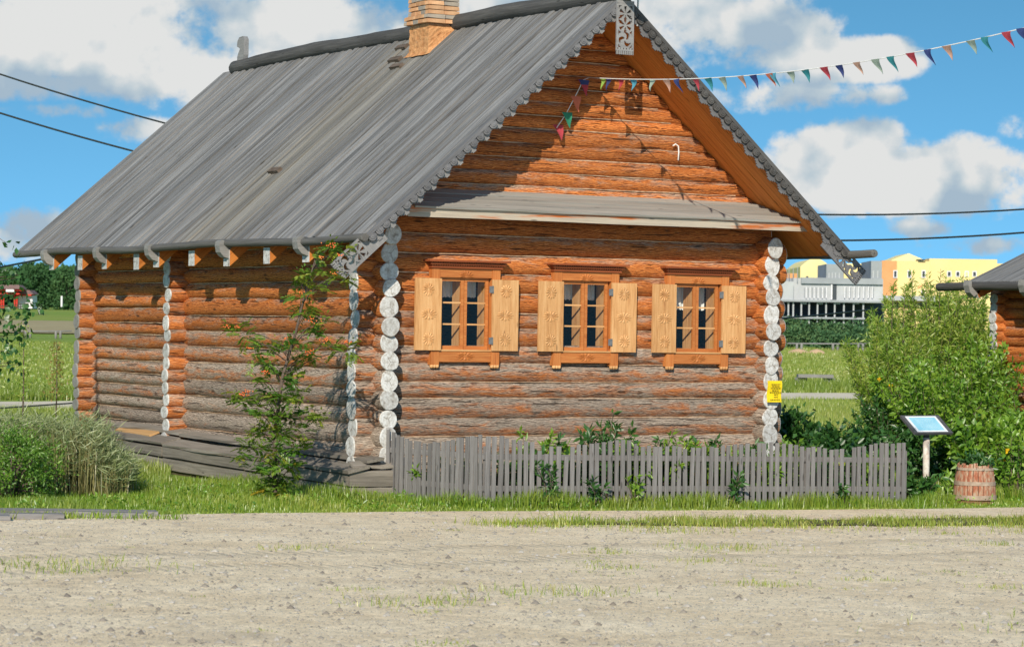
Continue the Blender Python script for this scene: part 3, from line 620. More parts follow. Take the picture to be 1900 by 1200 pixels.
# ridge log, with a little sag, and its carved rear end
pts = [(RX, yv, RZ+0.07-0.05*math.sin(math.pi*(yv+1.7)/14.6)) for yv in np.linspace(-1.72, 12.95, 22)]
ridge = log('ridge_log', (RX, -1.72, RZ+0.075), (RX, 12.95, RZ+0.075), 0.125, 0.14, ('ridge_dark', 'ridge_dark'), house, 0, 14, wob=0.03)
fin = [(0.0, 0), (0.26, 0), (0.30, 0.10), (0.30, 0.40), (0.24, 0.46), (0.08, 0.45), (0.0, 0.38), (-0.02, 0.28), (0.07, 0.25), (0.12, 0.22), (0.06, 0.16), (0.0, 0.08)]
V, F = prism([(a*1.05, b) for a, b in fin], -0.05, 0.05)
M = frame((RX, 12.75, RZ+0.16), (0, -1, 0)); ob('ridge_finial', mesh('ridge_finial', V, F, 'trim_grey'), house, M)
# gutters
for side in (-1, 1):
    x = XE-0.02 if side < 0 else 2*RX-XE+0.02
    log('gutter_log', (x, -1.28 if side < 0 else -1.86, 3.445), (x, 13.4, 3.455), 0.060, 0.066, ('gutter_grey', 'gutter_grey'), house, 0, 12, wob=0.02)
# rafter ends: plain blocks and hooks that carry the gutter
def rafter(side, y, hook):
    sg = 1 if side < 0 else -1
    X = Vector((sl.x*sg, 0, sl.z)); N_ = Vector((nl.x*sg, 0, nl.z)); w = random.uniform(0.11, 0.13); t = random.uniform(0.085, 0.10)
    c = roof_pt(side, -0.13+random.uniform(-0.02, 0.03), y, -0.195); V, F = boxes([(0, 1.6, -w, w, -t, t)])
    V = [(a+(0.87*c_ if a == 0 else 0), b_, c_) for a, b_, c_ in V]
    r = ob('rafter_hook' if hook else 'rafter_end', mesh('rafter', V, F, ['soffit_orange', 'white_paint_end'], [1 if k == 5 else 0 for k in range(6)]), house, frame(c, X, None, N_))
    if hook:
        poly = [(-0.66, 3.31), (-0.80, 3.22), (-0.90, 3.25), (-0.965, 3.32), (-0.985, 3.42), (-0.975, 3.485), (-0.93, 3.51), (-0.87, 3.49), (-0.84, 3.44), (-0.72, 3.42)]
        if side > 0: poly = [(2*RX-a, b_) for a, b_ in poly][::-1]
        P0 = Vector((poly[0][0], y, poly[0][1])); V, F = prism([(a-P0.x, b_-P0.z) for a, b_ in poly], -0.085, 0.085)
        ob('hook_head', mesh('hook_head', V, F, 'hook_grey'), r, Matrix.Translation(P0))
for yv in (11.62, 8.97, 6.58, 3.64, 0.8): rafter(-1, yv, True); rafter(1, yv, True)
for yv in (10.15, 7.41, 5.1, 2.18): rafter(-1, yv, False); rafter(1, yv, False)
# barge boards with scalloped and stepped trim
def ngon_disc(r, y0, y1, n=14): return prism([(r*math.cos(-2*math.pi*i/n), r*math.sin(-2*math.pi*i/n)) for i in range(n)], y0, y1)
dv, df_ = merge([ngon_disc(0.066, -0.016, 0.016), ngon_disc(0.040, -0.026, -0.010), ngon_disc(0.018, -0.034, -0.02, 8)])
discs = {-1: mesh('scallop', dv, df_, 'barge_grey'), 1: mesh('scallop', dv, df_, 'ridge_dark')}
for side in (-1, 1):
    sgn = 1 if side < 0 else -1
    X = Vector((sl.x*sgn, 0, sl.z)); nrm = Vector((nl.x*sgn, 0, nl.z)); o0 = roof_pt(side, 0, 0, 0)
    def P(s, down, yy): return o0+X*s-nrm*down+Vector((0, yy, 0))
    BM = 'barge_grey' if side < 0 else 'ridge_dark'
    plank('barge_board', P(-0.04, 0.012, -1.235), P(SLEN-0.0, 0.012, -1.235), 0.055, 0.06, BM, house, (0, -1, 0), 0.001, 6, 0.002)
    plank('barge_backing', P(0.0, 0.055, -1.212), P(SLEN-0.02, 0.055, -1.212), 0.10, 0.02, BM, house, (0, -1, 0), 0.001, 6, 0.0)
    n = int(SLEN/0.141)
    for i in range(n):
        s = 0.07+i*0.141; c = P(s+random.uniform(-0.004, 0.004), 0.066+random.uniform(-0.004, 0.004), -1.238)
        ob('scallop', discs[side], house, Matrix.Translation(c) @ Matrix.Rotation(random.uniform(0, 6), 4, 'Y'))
    prof = [0.135, 0.155, 0.175, 0.20, 0.20, 0.175, 0.155, 0.135]; L_ = []
    m_ = int((SLEN-0.05)/0.0353)
    for i in range(m_): L_.append((i*0.0353, (i+1)*0.0353, 0.0, 0.022, -prof[i % 8], -0.03))
    V, F = boxes(L_); Mx = frame(P(0.02, 0, -1.205), X, None, nrm)
    V = [(a, (b if sgn > 0 else -b), c) for a, b, c in V]
    if sgn < 0: F = [tuple(reversed(f)) for f in F]
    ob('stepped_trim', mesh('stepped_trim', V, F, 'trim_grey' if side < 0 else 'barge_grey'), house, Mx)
# carved fretwork boards
def fretwork(w, h, cells, res=0.0075, t=0.028, teeth=True):
    nx, nz = int(w/res), int(h/res); U, Z = np.meshgrid((np.arange(nx)+.5)*res-w/2, (np.arange(nz)+.5)*res)
    S = np.ones((nz, nx), bool); cs = w*0.80/2
    for (zc, kind) in cells:
        q = Z-zc; rho = np.hypot(U, q); th = np.arctan2(q, U); inside = (np.abs(U) < cs) & (np.abs(q) < cs)
        if kind == 'star': cut = (rho > 0.024) & (rho < cs*0.93) & (np.cos(6*th) < -0.05)
        else:
            cut = (rho > 0.02) & (rho < cs*0.93) & (np.cos(3*th-rho*36) > 0.25)
        corner = inside & (rho > cs*1.12) & (np.abs(U) < cs*0.97) & (np.abs(q) < cs*0.97)
        S &= ~((cut & inside) | corner)
    if teeth:
        S &= ~((Z < 0.05) & (np.mod(U/0.036, 1) > 0.62)); S &= ~((np.hypot(np.mod(U, 0.05)-0.025, Z-0.085) < 0.011))
    V = []; F = []
    def quad(a, b, c, d):
        k = len(V); V.extend((a, b, c, d)); F.append((k, k+1, k+2, k+3))
    for j in range(nz):
        for i in range(nx):
            if not S[j, i]: continue
            x0 = i*res-w/2; x1 = x0+res; z0 = j*res; z1 = z0+res; a, b = -t/2, t/2
            quad((x0, a, z0), (x1, a, z0), (x1, a, z1), (x0, a, z1)); quad((x0, b, z1), (x1, b, z1), (x1, b, z0), (x0, b, z0))
            if i == 0 or not S[j, i-1]: quad((x0, a, z0), (x0, a, z1), (x0, b, z1), (x0, b, z0))
            if i == nx-1 or not S[j, i+1]: quad((x1, a, z0), (x1, b, z0), (x1, b, z1), (x1, a, z1))
            if j == 0 or not S[j-1, i]: quad((x0, a, z0), (x0, b, z0), (x1, b, z0), (x1, a, z0))
            if j == nz-1 or not S[j+1, i]: quad((x0, a, z1), (x1, a, z1), (x1, b, z1), (x0, b, z1))
    return mesh('carved_board', V, F, 'trim_grey')
fw = fretwork(0.30, 0.80, [(0.22, 'swirl'), (0.43, 'star'), (0.60, 'star')])
ob('carved_pendant', fw, house, Matrix.Translation((RX-0.015, -1.285, 6.27)))
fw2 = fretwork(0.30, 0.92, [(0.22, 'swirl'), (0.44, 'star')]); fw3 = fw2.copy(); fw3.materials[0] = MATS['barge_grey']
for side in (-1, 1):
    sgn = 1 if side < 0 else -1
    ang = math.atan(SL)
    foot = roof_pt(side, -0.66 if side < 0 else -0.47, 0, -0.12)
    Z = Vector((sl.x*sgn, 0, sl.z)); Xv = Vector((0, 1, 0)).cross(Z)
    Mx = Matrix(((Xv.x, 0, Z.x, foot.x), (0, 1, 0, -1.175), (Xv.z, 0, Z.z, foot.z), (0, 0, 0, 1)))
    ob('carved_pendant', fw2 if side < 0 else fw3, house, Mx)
# pent roof over the windows
pz = [(-0.14, 4.19), (-0.34, 4.11), (-0.53, 4.035), (-0.72, 3.96)]
tilt = Vector((0, 0.37, 1)).normalized() if False else Vector((0, -0.37, 1)).normalized()
for i, (yy, zz) in enumerate(pz):
    plank('pent_plank', (0.06+0.02*i, yy-0.06, zz), (7.02+random.uniform(-0.03, 0.03), yy-0.06, zz), 0.20, 0.032, 'pent_grey', house, tilt, 0.004, 8, 0.008)
plank('pent_fascia', (0.03, -0.80, 3.865), (7.10, -0.80, 3.865), 0.155, 0.04, 'fascia_worn', house, (0, -1, 0), 0.004, 6, 0.006)
box('pent_bearer', (0.02, 6.9, -0.70, -0.64, 3.82, 3.90), 'beam_brown', house)
for xx in (0.25, 3.4, 6.5): box('pent_bracket', (xx-0.05, xx+0.05, -0.64, -0.1, 3.82, 3.90), 'beam_brown', house)
# windows ---------------------------------------------------------------------
def petals(rx, rz, n=12, h=0.013, half=False):
    V = []; F = []
    for k in range(n if not half else n//2+1):
        a = (2*math.pi*k/n) if not half else math.pi*k/(n//2); w = math.pi/n*0.78
        def pt(r, an, yy): return (rx*r*math.cos(an), yy, rz*r*math.sin(an))
        b = len(V); V += [pt(0.14, a, -0.002), pt(0.85, a-w, -0.001), pt(1.0, a, -0.002), pt(0.85, a+w, -0.001), pt(0.62, a, -h)]
        F += [(b, b+1, b+4), (b+1, b+2, b+4), (b+2, b+3, b+4), (b+3, b, b+4)]
    return V, F
ros_round = mesh('rosette', *petals(0.105, 0.105), 'window_pine'); ros_wide = mesh('rosette', *petals(0.145, 0.085), 'window_pine')
ros_half = mesh('rosette', *petals(0.135, 0.10, 14, 0.016, True), 'window_stain'); ros_sill = mesh('rosette', *petals(0.17, 0.065), 'window_stain')
pane_me = {}
def window(cx, idx):
    wn = empty('window', (cx, -0.15, WZ0)); wn.parent = house; wn.matrix_parent_inverse = WM[house.name].inverted()
    def b(name, x0, x1, y0, y1, z0, z1, mat='window_stain', par=wn): return box(name, (cx+x0, cx+x1, y0, y1, z0, z1), mat, par)
    def b2(name, lst, mat):
        V, F = boxes([(x0, x1, y0, y1, z0, z1) for x0, x1, y0, y1, z0, z1 in lst]); return ob(name, mesh(name, V, F, mat), wn, Matrix.Translation((cx, 0, 0)))
    # casing
    for s in (-1, 1):
        x0, x1 = sorted((s*0.44, s*0.575)); b('casing_post', x0, x1, -0.205, -0.10, 1.655, 3.075)
        V, F = merge([lathe([(0.0, -0.032), (0.028, -0.02), (0.032, 0.0), (0.028, 0.02), (0.0, 0.032)], 10)]*1)
        Vs, Fs = merge([([(v[0]+dx, v[1], v[2]) for v in V], F) for dx in (-0.045, 0, 0.045)])
        ob('carved_foot', mesh('carved_foot', Vs, Fs, 'window_pine', smooth=True), wn, Matrix.Translation((cx+s*0.507, -0.185, 1.635)))
    b('header_board', -0.438, 0.438, -0.195, -0.10, 2.942, 3.075)
    ob('rosette', ros_half, wn, Matrix.Translation((cx, -0.1965, 2.955)))
    b('apron_board', -0.438, 0.438, -0.195, -0.10, 1.70, 1.858); ob('rosette', ros_sill, wn, Matrix.Translation((cx, -0.1965, 1.785)))
    # cornice
    b('cornice', -0.60, 0.60, -0.235, -0.10, 3.0765, 3.105, 'cornice_red'); b('cornice', -0.635, 0.635, -0.275, -0.10, 3.1265, 3.145, 'cornice_red'); b('cornice', -0.685, 0.685, -0.325, -0.10, 3.167, 3.195, 'cornice_red')
    for (zz, yy, hw) in ((3.1055, -0.25, 0.60), (3.1455, -0.29, 0.63)):
        L_ = [(-hw+i*0.04, -hw+i*0.04+0.024, yy, -0.10, zz, zz+0.0205) for i in range(int(2*hw/0.04))]; b2('dentil_row', L_, 'cornice_red')
    # lining and sashes
    for s in (-1, 1):
        x0, x1 = sorted((s*0.415, s*0.452)); b('jamb', x0, x1, -0.098, 0.20, WZ0, WZ1, 'window_pine')
    b('lining', -0.452, 0.452, -0.098, 0.20, WZ0-0.03, WZ0-0.002, 'window_pine'); b('lining', -0.452, 0.452, -0.098, 0.20, WZ1+0.002, WZ1+0.04, 'window_pine')
    b('mullion', -0.022, 0.022, -0.06, 0.19, WZ0, WZ1, 'window_pine')
    zlo, zhi = WZ0+0.002, WZ1-0.002; y0, y1 = -0.135, -0.098
    for s in (-1, 1):
        xi, xo = s*0.004, s*0.413; a, c = sorted((xi, xo))
        sash = b2('sash', [(a, a+0.048, y0, y1, zlo, zhi), (c-0.048, c, y0, y1, zlo, zhi), (a+0.048, c-0.048, y0+.001, y1-.001, zhi-0.055, zhi), (a+0.048, c-0.048, y0+.001, y1-.001, zlo, zlo+0.075)], 'window_stain')
        zs = [zlo+0.075, zlo+0.075+0.3166, zlo+0.075+0.6333, zhi-0.055]
        for q in (1, 2): b('muntin', a+0.048, c-0.048, y0+0.006, y1-0.006, zs[q]-0.012, zs[q]+0.012, 'window_pine')
        for q in range(3):
            V, F = boxes([(a+0.044, c-0.044, -0.116, -0.113, zs[q]-0.004, zs[q+1]+0.004)]); ob('pane', mesh('pane', V, F, 'window_glass'), wn, Matrix.Translation((cx, 0, 0)))
    b('sill', -0.44, 0.44, -0.21, -0.09, WZ0-0.002, WZ0+0.022, 'window_pine')
    # open shutters lying back against the wall
    for s in (-1, 1):
        a, c = sorted((s*0.428, s*0.868)); M0 = Matrix.Translation((cx+(a+c)/2, -0.228, (1.868+2.922)/2)) @ Matrix.Rotation(-s*0.03, 4, 'Z')
        hw = 0.22; V, F = boxes([(-hw, -0.075, -0.016, 0.016, -0.527, 0.527), (-0.0735, 0.0735, -0.0135, 0.014, -0.527, 0.527), (0.075, hw, -0.016, 0.016, -0.527, 0.527)])
        Mr = M0 @ Matrix.Rotation(math.pi/2, 4, 'Y')     # grain runs upwards: local x is vertical
        V = [(-z_, y_, x_) for x_, y_, z_ in V]
        sh = ob('shutter', mesh('shutter', V, F, 'window_pine'), house, Mr)
        for zz, me in ((0.36, ros_round), (0.0, ros_wide), (-0.36, ros_round)):
            ob('rosette', me, sh, M0 @ Matrix.Translation((random.uniform(-0.01, 0.01), -0.0165, zz)))
        for zz in (0.38, -0.38):
            V2, F2 = boxes([(-0.055, 0.0, -0.024, -0.016, -0.05, 0.05), (-0.008, 0.012, -0.03, 0.0, -0.055, 0.055)])
            if s < 0: V2 = [(-x_, y_, z_) for x_, y_, z_ in V2]; F2 = [tuple(reversed(f)) for f in F2]
            if s > 0: ob('hinge', mesh('hinge', V2, F2, 'metal_hinge'), sh, M0 @ Matrix.Translation((-hw*s, 0, zz)))
for i, cx in enumerate(WINX): window(cx, i)
# lace valances inside and a doll on the third sill
WL = ['left of the three', 'middle of the three', 'right of the three']
for i, cx in enumerate(WINX):
    n = 60; V = []; F = []
    hgt = 0.42 if i == 2 else 0.30
    for k in range(n+1):
        x = -0.40+0.8*k/n; yy = 0.016*math.sin(k*0.9)+0.006*math.sin(k*2.3); V += [(x, yy, 0), (x, yy*1.2, -hgt+0.02*abs(math.sin(k*0.7)))]
    F = [(2*k, 2*k+1, 2*k+3, 2*k+2) for k in range(n)]
    V2 = [(a, b+0.004, c) for a, b, c in V]; F2 = [tuple(i_+len(V) for i_ in reversed(f)) for f in F]
    o = ob('curtain', mesh('curtain', V+V2, F+F2, 'curtain_cloth', smooth=True), None, Matrix.Translation((cx, 0.24, WZ1+0.0)))
    meta(o, ['white valance curtain behind the window next to the big log corner by the fence end', 'white valance curtain behind the middle of the three carved windows', 'white valance curtain above the doll in the window'][i], 'curtain')
doll = empty('doll', (WINX[2]-0.32, 0.06, WZ0), 'small rag doll in blue, white and red sitting on the window sill', 'doll')
V, F = lathe([(0.0, 0), (0.085, 0.005), (0.095, 0.04), (0.07, 0.09), (0.05, 0.11), (0.0, 0.115)], 14); ob('skirt', mesh('skirt', V, F, 'doll_blue', smooth=True), doll, Matrix.Translation((WINX[2]-0.32, 0.06, WZ0)))
V, F = lathe([(0.0, 0), (0.04, 0.01), (0.048, 0.04), (0.03, 0.075), (0, 0.085)], 12); ob('body', mesh('body', V, F, 'doll_red', smooth=True), doll, Matrix.Translation((WINX[2]-0.30, 0.05, WZ0+0.07)))
V, F = lathe([(0, -0.045), (0.03, -0.035), (0.046, 0.0), (0.036, 0.032), (0, 0.05)], 12); hd = ob('head', mesh('head', V, F, 'curtain_cloth', smooth=True), doll, Matrix.Translation((WINX[2]-0.31, 0.05, WZ0+0.175)))
V, F = lathe([(0.05, -0.03), (0.054, 0.0), (0.042, 0.035), (0, 0.056)], 12); ob('kerchief', mesh('kerchief', V, F, 'doll_blue', smooth=True), hd, Matrix.Translation((WINX[2]-0.31, 0.054, WZ0+0.177)))
# earth bank along the side wall, boarded over
def dz(yy): return 0.07+0.011*yy
BK = [(-0.5, 3.1), (3.15, 6.4), (6.42, 9.6)]
for (a, b_) in BK:
    for (x0, x1, za, zb) in ((-0.16, -0.40, 0.32, 0.285), (-0.40, -0.72, 0.205, 0.135)):
        j = random.uniform(-0.012, 0.012); xm = (x0+x1)/2; zm = (za+zb)/2+j
        up = Vector((za-zb, 0, x0-x1)).normalized(); up = Vector((-up.x, 0, up.z))
        plank('bank_board', (xm, a-(0.08 if a < 0 else 0), zm+0.011*a), (xm, b_, zm+0.011*b_), abs(x0-x1)+0.03, 0.045, 'deck_grey', house, (-(za-zb), 0, x0-x1), 0.014, 5, 0.016)
    for (zt, h_) in ((0.03, 0.15), (-0.165, 0.17)):
        plank('bank_skirt', (-0.685+random.uniform(-0.02, 0.02), a, zt-0.02+0.011*a), (-0.685+random.uniform(-0.02, 0.02), b_, zt-0.02+0.011*b_), h_, 0.036, 'deck_grey', house, (-1, 0, 0), 0.008, 4, 0.012)
for (zt, h_, x1) in ((0.13, 0.08, 0.02), (0.02, 0.17, 0.05), (-0.17, 0.19, 0.03)):
    plank('bank_skirt', (-0.685, -0.53, zt-0.02), (x1, -0.53, zt-0.03), h_-0.012, 0.036, 'deck_grey', house, (0, -1, 0), 0.008, 3, 0.008)
plank('bank_board', (-0.62, -0.42, 0.215), (0.05, -0.44, 0.225), 0.22, 0.036, 'deck_grey', house, (0, -0.3, 1), 0.012, 3, 0.01)
plank('bank_board', (-0.48, 7.3, 0.335), (-0.40, 9.1, 0.355), 0.20, 0.03, 'deck_new', house, (-0.35, 0, 0.93), 0.008, 3, 0.008)
for (a, b_) in ((-0.4, 5), (5, 9.5)): box('bank_core', (-0.66, -0.1, a, b_, -0.35, 0.03), 'soil', house)
# chimney ---------------------------------------------------------------------
chim = empty('chimney', (3.1, 4.25, 6.4)); chim.parent = house; chim.matrix_parent_inverse = WM[house.name].inverted()
CX0, CX1, CY0, CY1 = 2.84, 3.36, 3.92, 4.58
box('core', (CX0+0.02, CX1-0.02, CY0+0.02, CY1-0.02, 6.2, 8.2), 'mortar', chim)
bv, bf = boxes([(-0.122, 0.122, -0.058, 0.058, -0.031, 0.031)]); bk_me = [mesh('brick', [(x+random.uniform(-.006, .006), y_+random.uniform(-.005, .005), z+random.uniform(-.004, .004)) for x, y_, z in bv], bf, mt) for mt in ('brick', 'brick', 'brick', 'brick_grey')]
for cI in range(20):
    z = 6.62+cI*0.0755; g = 0.0 if z < 7.20 else (0.085 if z < 7.30 else (0.05 if z < 7.37 else 0.03))
    x0, x1, y0, y1 = CX0-g, CX1+g, CY0-g, CY1+g; st = 0.125 if cI % 2 else 0.0
    me = lambda: (bk_me[random.randrange(3)] if (z < 7.18 or random.random() < 0.78) else bk_me[3])
    dd = 0.0 if z >= 7.2 else 0.006
    for (ya) in (y0+0.058, y1-0.058):
        nb = 2; wdt = (x1-x0)/nb
        for q in range(nb): ob('brick', me(), chim, Matrix.Translation((x0+wdt*(q+0.5), ya+random.uniform(-0.006, 0.006), z)) @ Matrix.Diagonal((wdt/0.252, 1, 1, 1)))
    for xa in (x0+0.058, x1-0.058):
        nb = 2 if cI % 2 else 3; Ly = (y1-y0)-0.232; wdt = Ly/nb
        for q in range(nb): ob('brick', me(), chim, Matrix.Translation((xa+random.uniform(-0.006, 0.006), y0+0.116+wdt*(q+0.5), z)) @ Matrix.Rotation(math.pi/2, 4, 'Z') @ Matrix.Diagonal((wdt/0.252, 1, 1, 1)))
# clay smeared over the lower shaft, flaring on to the planks
def clay():
    V = []; F = []; nz = 14; ring = [(CX0, CY0), (CX1, CY0), (CX1, CY1), (CX0, CY1)]; per = []
    for i in range(4):
        a, b_ = ring[i], ring[(i+1) % 4]
        for t in np.linspace(0, 1, 9)[:-1]: per.append((a[0]+(b_[0]-a[0])*t, a[1]+(b_[1]-a[1])*t))
    cx, cy = (CX0+CX1)/2, (CY0+CY1)/2
    for j in range(nz+1):
        for (x, yv) in per:
            rz = roof_z(x)-0.02; z = rz+(7.165-rz)*j/nz; fl = 0.075*math.exp(-(z-rz)/0.05)+0.008+random.uniform(-0.007, 0.007)
            dx, dy = x-cx, yv-cy; V.append((x+fl*np.sign(dx)*(abs(dx) > 0.25), yv+fl*np.sign(dy)*(abs(dy) > 0.32), z+random.uniform(-0.008, 0.008)))
    n = len(per)
    for j in range(nz): F += [(j*n+i, j*n+(i+1) % n, (j+1)*n+(i+1) % n, (j+1)*n+i) for i in range(n)]
    o0 = (3.1, 4.25, 6.8); V = [(a-o0[0], b_-o0[1], c-o0[2]) for a, b_, c in V]
    ob('clay_render', mesh('clay_render', V, F, 'clay_plaster'), chim, Matrix.Translation(o0))
clay()
for (s, yv) in (((0.551-XE)/sl.x, 4.83), ((2.796-XE)/sl.x, 4.99), ((2.614-XE)/sl.x, 4.57), ((3.083-XE)/sl.x, 5.3)):
    p = roof_pt(-1, s, yv, 0.03); plank('roof_cleat', p-Vector((0, 0.19, 0)), p+Vector((0, 0.19, 0.0)), 0.10, 0.065, 'bark', house, nl, 0.006, 2, 0.0)
# rod standing by the ridge end
tube('ridge_rod', [(RX+0.26, -1.19, 6.72), (RX+0.28, -1.19, 7.5)], 0.014, 'white_cord', house)

# yellow notice pinned on the log ends
nt_ = empty('notice', (6.742, -0.452, 1.11), 'yellow printed notice pinned on white log ends of the right corner', 'notice')
V = []; F = []; nx, nz = 6, 8
for j in range(nz+1):
    for i in range(nx+1): V.append((-0.137+0.274*i/nx, 0.008*math.sin(i*1.1+j*0.7)-0.006*math.cos(j), -0.168+0.336*j/nz))
n = nx+1
for j in range(nz): F += [(j*n+i, j*n+i+1, (j+1)*n+i+1, (j+1)*n+i) for i in range(nx)]
k = len(V); V += [(a, b_+0.004, c) for a, b_, c in V]; F += [tuple(q+k for q in reversed(f)) for f in F]
MN = Matrix.Translation((6.742, -0.468, 1.281)); ob('sheet', mesh('sheet', V, F, 'notice_yellow'), nt_, MN)
L_ = []
for zz, a, b_ in ((0.115, -0.07, 0.10), (0.085, -0.06, 0.09), (0.055, -0.08, 0.11), (0.02, -0.06, 0.07), (-0.01, -0.10, 0.11), (-0.045, -0.02, 0.05), (-0.085, -0.02, 0.05), (-0.125, -0.09, 0.09)):
    x = a
    while x < b_:
        w = random.uniform(0.015, 0.045); L_.append((x, min(x+w, b_), -0.021, -0.015, zz-0.005, zz+0.005)); x += w+0.01
V, F = boxes(L_); ob('print', mesh('print', V, F, 'print_dark'), nt_, MN)['kind'] = 'stuff'
# cord loops hanging from gable chinks
for i, (p, lb) in enumerate((((5.06, -0.13, 5.06), 'short white cord hanging from a gable log below the bunting'), )):
    pts = [Vector(p)+Vector((-0.09+0.0*t, -0.03, 0)) for t in (0,)]+[Vector(p)+Vector((-0.05, -0.045, 0.03)), Vector(p)+Vector((0.0, -0.05, 0.0)), Vector(p)+Vector((0.01, -0.05, -0.10)), Vector(p)+Vector((0.0, -0.05, -0.22))]
    o = tube('cord', pts, 0.012, 'white_cord'); meta(o, lb, 'cord')

# ------------------------------------------------------------------ bunting
bun = empty('bunting', (3.40, -0.16, 6.02), 'string of coloured pennants running from the gable out over the garden', 'bunting')
A = np.array([3.43, -0.17, 6.02]); Bp = at(1905, 51, 31.5)
def bpt(t): p = A+(Bp-A)*t; p[2] -= 0.55*4*t*(1-t)*0.42; return p
tube('cord', [bpt(t) for t in np.linspace(0, 1.25, 50)], 0.0075, 'white_cord', bun, 5)
def flag(pos, along, colr, wd=0.13, ht=0.24, swing=0.0, fold=0.03):
    al = Vector((along[0], along[1], 0)).normalized()
    nrm = Vector((-al.y, al.x, 0)); V = []; F = []; m = 7
    for j in range(m+1):
        t = j/m; w = wd*(1-t)+0.004; dp = Vector((0, 0, -ht*t))+al*(swing*ht*t*t)+nrm*(fold*math.sin(t*4.0+swing*9))
        V += [tuple(dp-al*w/2+nrm*0.004), tuple(dp+nrm*(fold*0.6*math.sin(t*3))), tuple(dp+al*w/2-nrm*0.004)]
    for j in range(m): F += [(3*j, 3*j+1, 3*j+4, 3*j+3), (3*j+1, 3*j+2, 3*j+5, 3*j+4)]
    ob('flag', mesh('flag', V, F, 'flag_'+colr, smooth=True), bun, Matrix.Translation(Vector(pos)))
# photograph columns of the flags along the line
fl = [(1117, 'lime'), (1127, 'navy'), (1150, 'red'), (1174, 'cyan'), (1208, 'mint'), (1236, 'peach'), (1258, 'navy'), (1290, 'red'), (1314, 'teal'), (1340, 'sage'), (1376, 'peach'), (1398, 'navy'), (1430, 'coral'), (1437, 'cyan'), (1466, 'sage'), (1494, 'teal'),
      (1531, 'red'), (1557, 'navy'), (1592, 'peach'), (1627, 'sage'), (1655, 'teal'), (1691, 'red'), (1724, 'navy'), (1757, 'peach'), (1802, 'sage'), (1830, 'teal'), (1870, 'red'), (1898, 'navy')]
def col_of(p):
    d = p-CAM; return 950+FPX*(d@RGT)/(d@FWD)
ts = np.linspace(0, 1.2, 400); us = np.array([col_of(bpt(t)) for t in ts])
for u, c in fl:
    t = float(np.interp(u, us, ts)); al = bpt(t+0.02)-bpt(t)
    flag(bpt(t), al, c, random.uniform(0.15, 0.19), random.uniform(0.17, 0.21), (0.55 if u > 1225 else 0.05)+random.uniform(-0.1, 0.15))
tail = [A, A+np.array([-0.14, -0.06, -0.05]), A+np.array([-0.30, -0.09, -0.32]), A+np.array([-0.47, -0.10, -0.60]), A+np.array([-0.62, -0.10, -0.80])]
tube('cord', tail, 0.0075, 'white_cord', bun, 5)
for t_, c in ((1, 'red'), (1.0, 'navy'), (1.95, 'coral'), (2.85, 'green'), (3.75, 'red')):
    i = min(int(t_), 3); p = tail[i]+(tail[i+1]-tail[i])*(t_-i); flag(p, (1, 0.1, 0), c, 0.19, 0.23, random.uniform(0.2, 0.5)); 

# ------------------------------------------------------------------ picket fence
fence = empty('picket_fence', (0.5, -2.3, float(ground_z(0.5, -2.3))), 'weathered grey picket fence with wavy top around the front garden', 'fence')
f0, f1, f2 = np.array([0.0, -0.40]), np.array([0.515, -2.30]), np.array([7.84, -2.375])
# top of the pickets above the ground, against the distance along each run
T1 = ([0, 0.2, 0.5, 0.9, 1.3, 1.6, 2.0], [1.02, 0.96, 0.88, 0.86, 0.92, 0.97, 1.02])
T2 = ([0, 0.35, 0.9, 1.3, 1.75, 2.05, 2.3, 2.55, 3.0, 3.4, 3.9, 4.4, 4.8, 5.4, 5.95, 6.4, 6.9, 7.4], [1.02, 0.99, 0.90, 0.865, 0.92, 0.97, 1.0, 0.90, 0.90, 0.875, 0.90, 0.95, 0.975, 0.92, 0.88, 0.92, 0.985, 1.0])
def picket(x, yv, top, dirv, nm='picket', wr=(0.055, 0.068)):
    gz = float(ground_z(x, yv)); w = random.uniform(*wr); a = math.atan2(dirv[1], dirv[0]); ln = random.gauss(0, 0.006)
    p0 = Vector((x, yv, gz-0.05)); p1 = Vector((x+ln*dirv[0]*top*2, yv+ln*dirv[1]*top*2, gz+top))
    plank(nm, p0, p1, w, 0.02, 'fence_grey', fence, (dirv[1], -dirv[0], 0), 0.003, 2, 0.004)
for (a, b_, T, pitch) in ((f0, f1, T1, 0.096), (f1, f2, T2, 0.106)):
    Ld = np.linalg.norm(b_-a); dv_ = (b_-a)/Ld; nn = np.array([dv_[1], -dv_[0]]); s = 0.03
    while s < Ld:
        p = a+dv_*s+nn*0.03; top = float(np.interp(s, *T))+random.uniform(-0.012, 0.012)
        if T is T2 and random.random() < 0.05: top -= random.uniform(0.08, 0.2)
        picket(p[0], p[1], top, dv_, wr=(0.058, 0.070) if T is T2 else (0.06, 0.072)); s += pitch*random.uniform(0.94, 1.06)
    for hz in (0.28, 0.72):
        q0 = a; q1 = b_; plank('rail', (q0[0], q0[1], float(ground_z(*q0))+hz), (q1[0], q1[1], float(ground_z(*q1))+hz), 0.075, 0.035, 'fence_grey', fence, (dv_[1], -dv_[0], 0), 0.004, 6, 0.01)
    for k_ in np.linspace(0, 1, 2 if T is T1 else 5)[(0 if T is T1 else 1):]:
        p = a+(b_-a)*k_-nn*0.055; gz = float(ground_z(*p)); plank('post', (p[0], p[1], gz-0.1), (p[0], p[1], gz+0.86), 0.085, 0.075, 'fence_grey', fence, (dv_[1], -dv_[0], 0), 0.004, 2, 0.004)

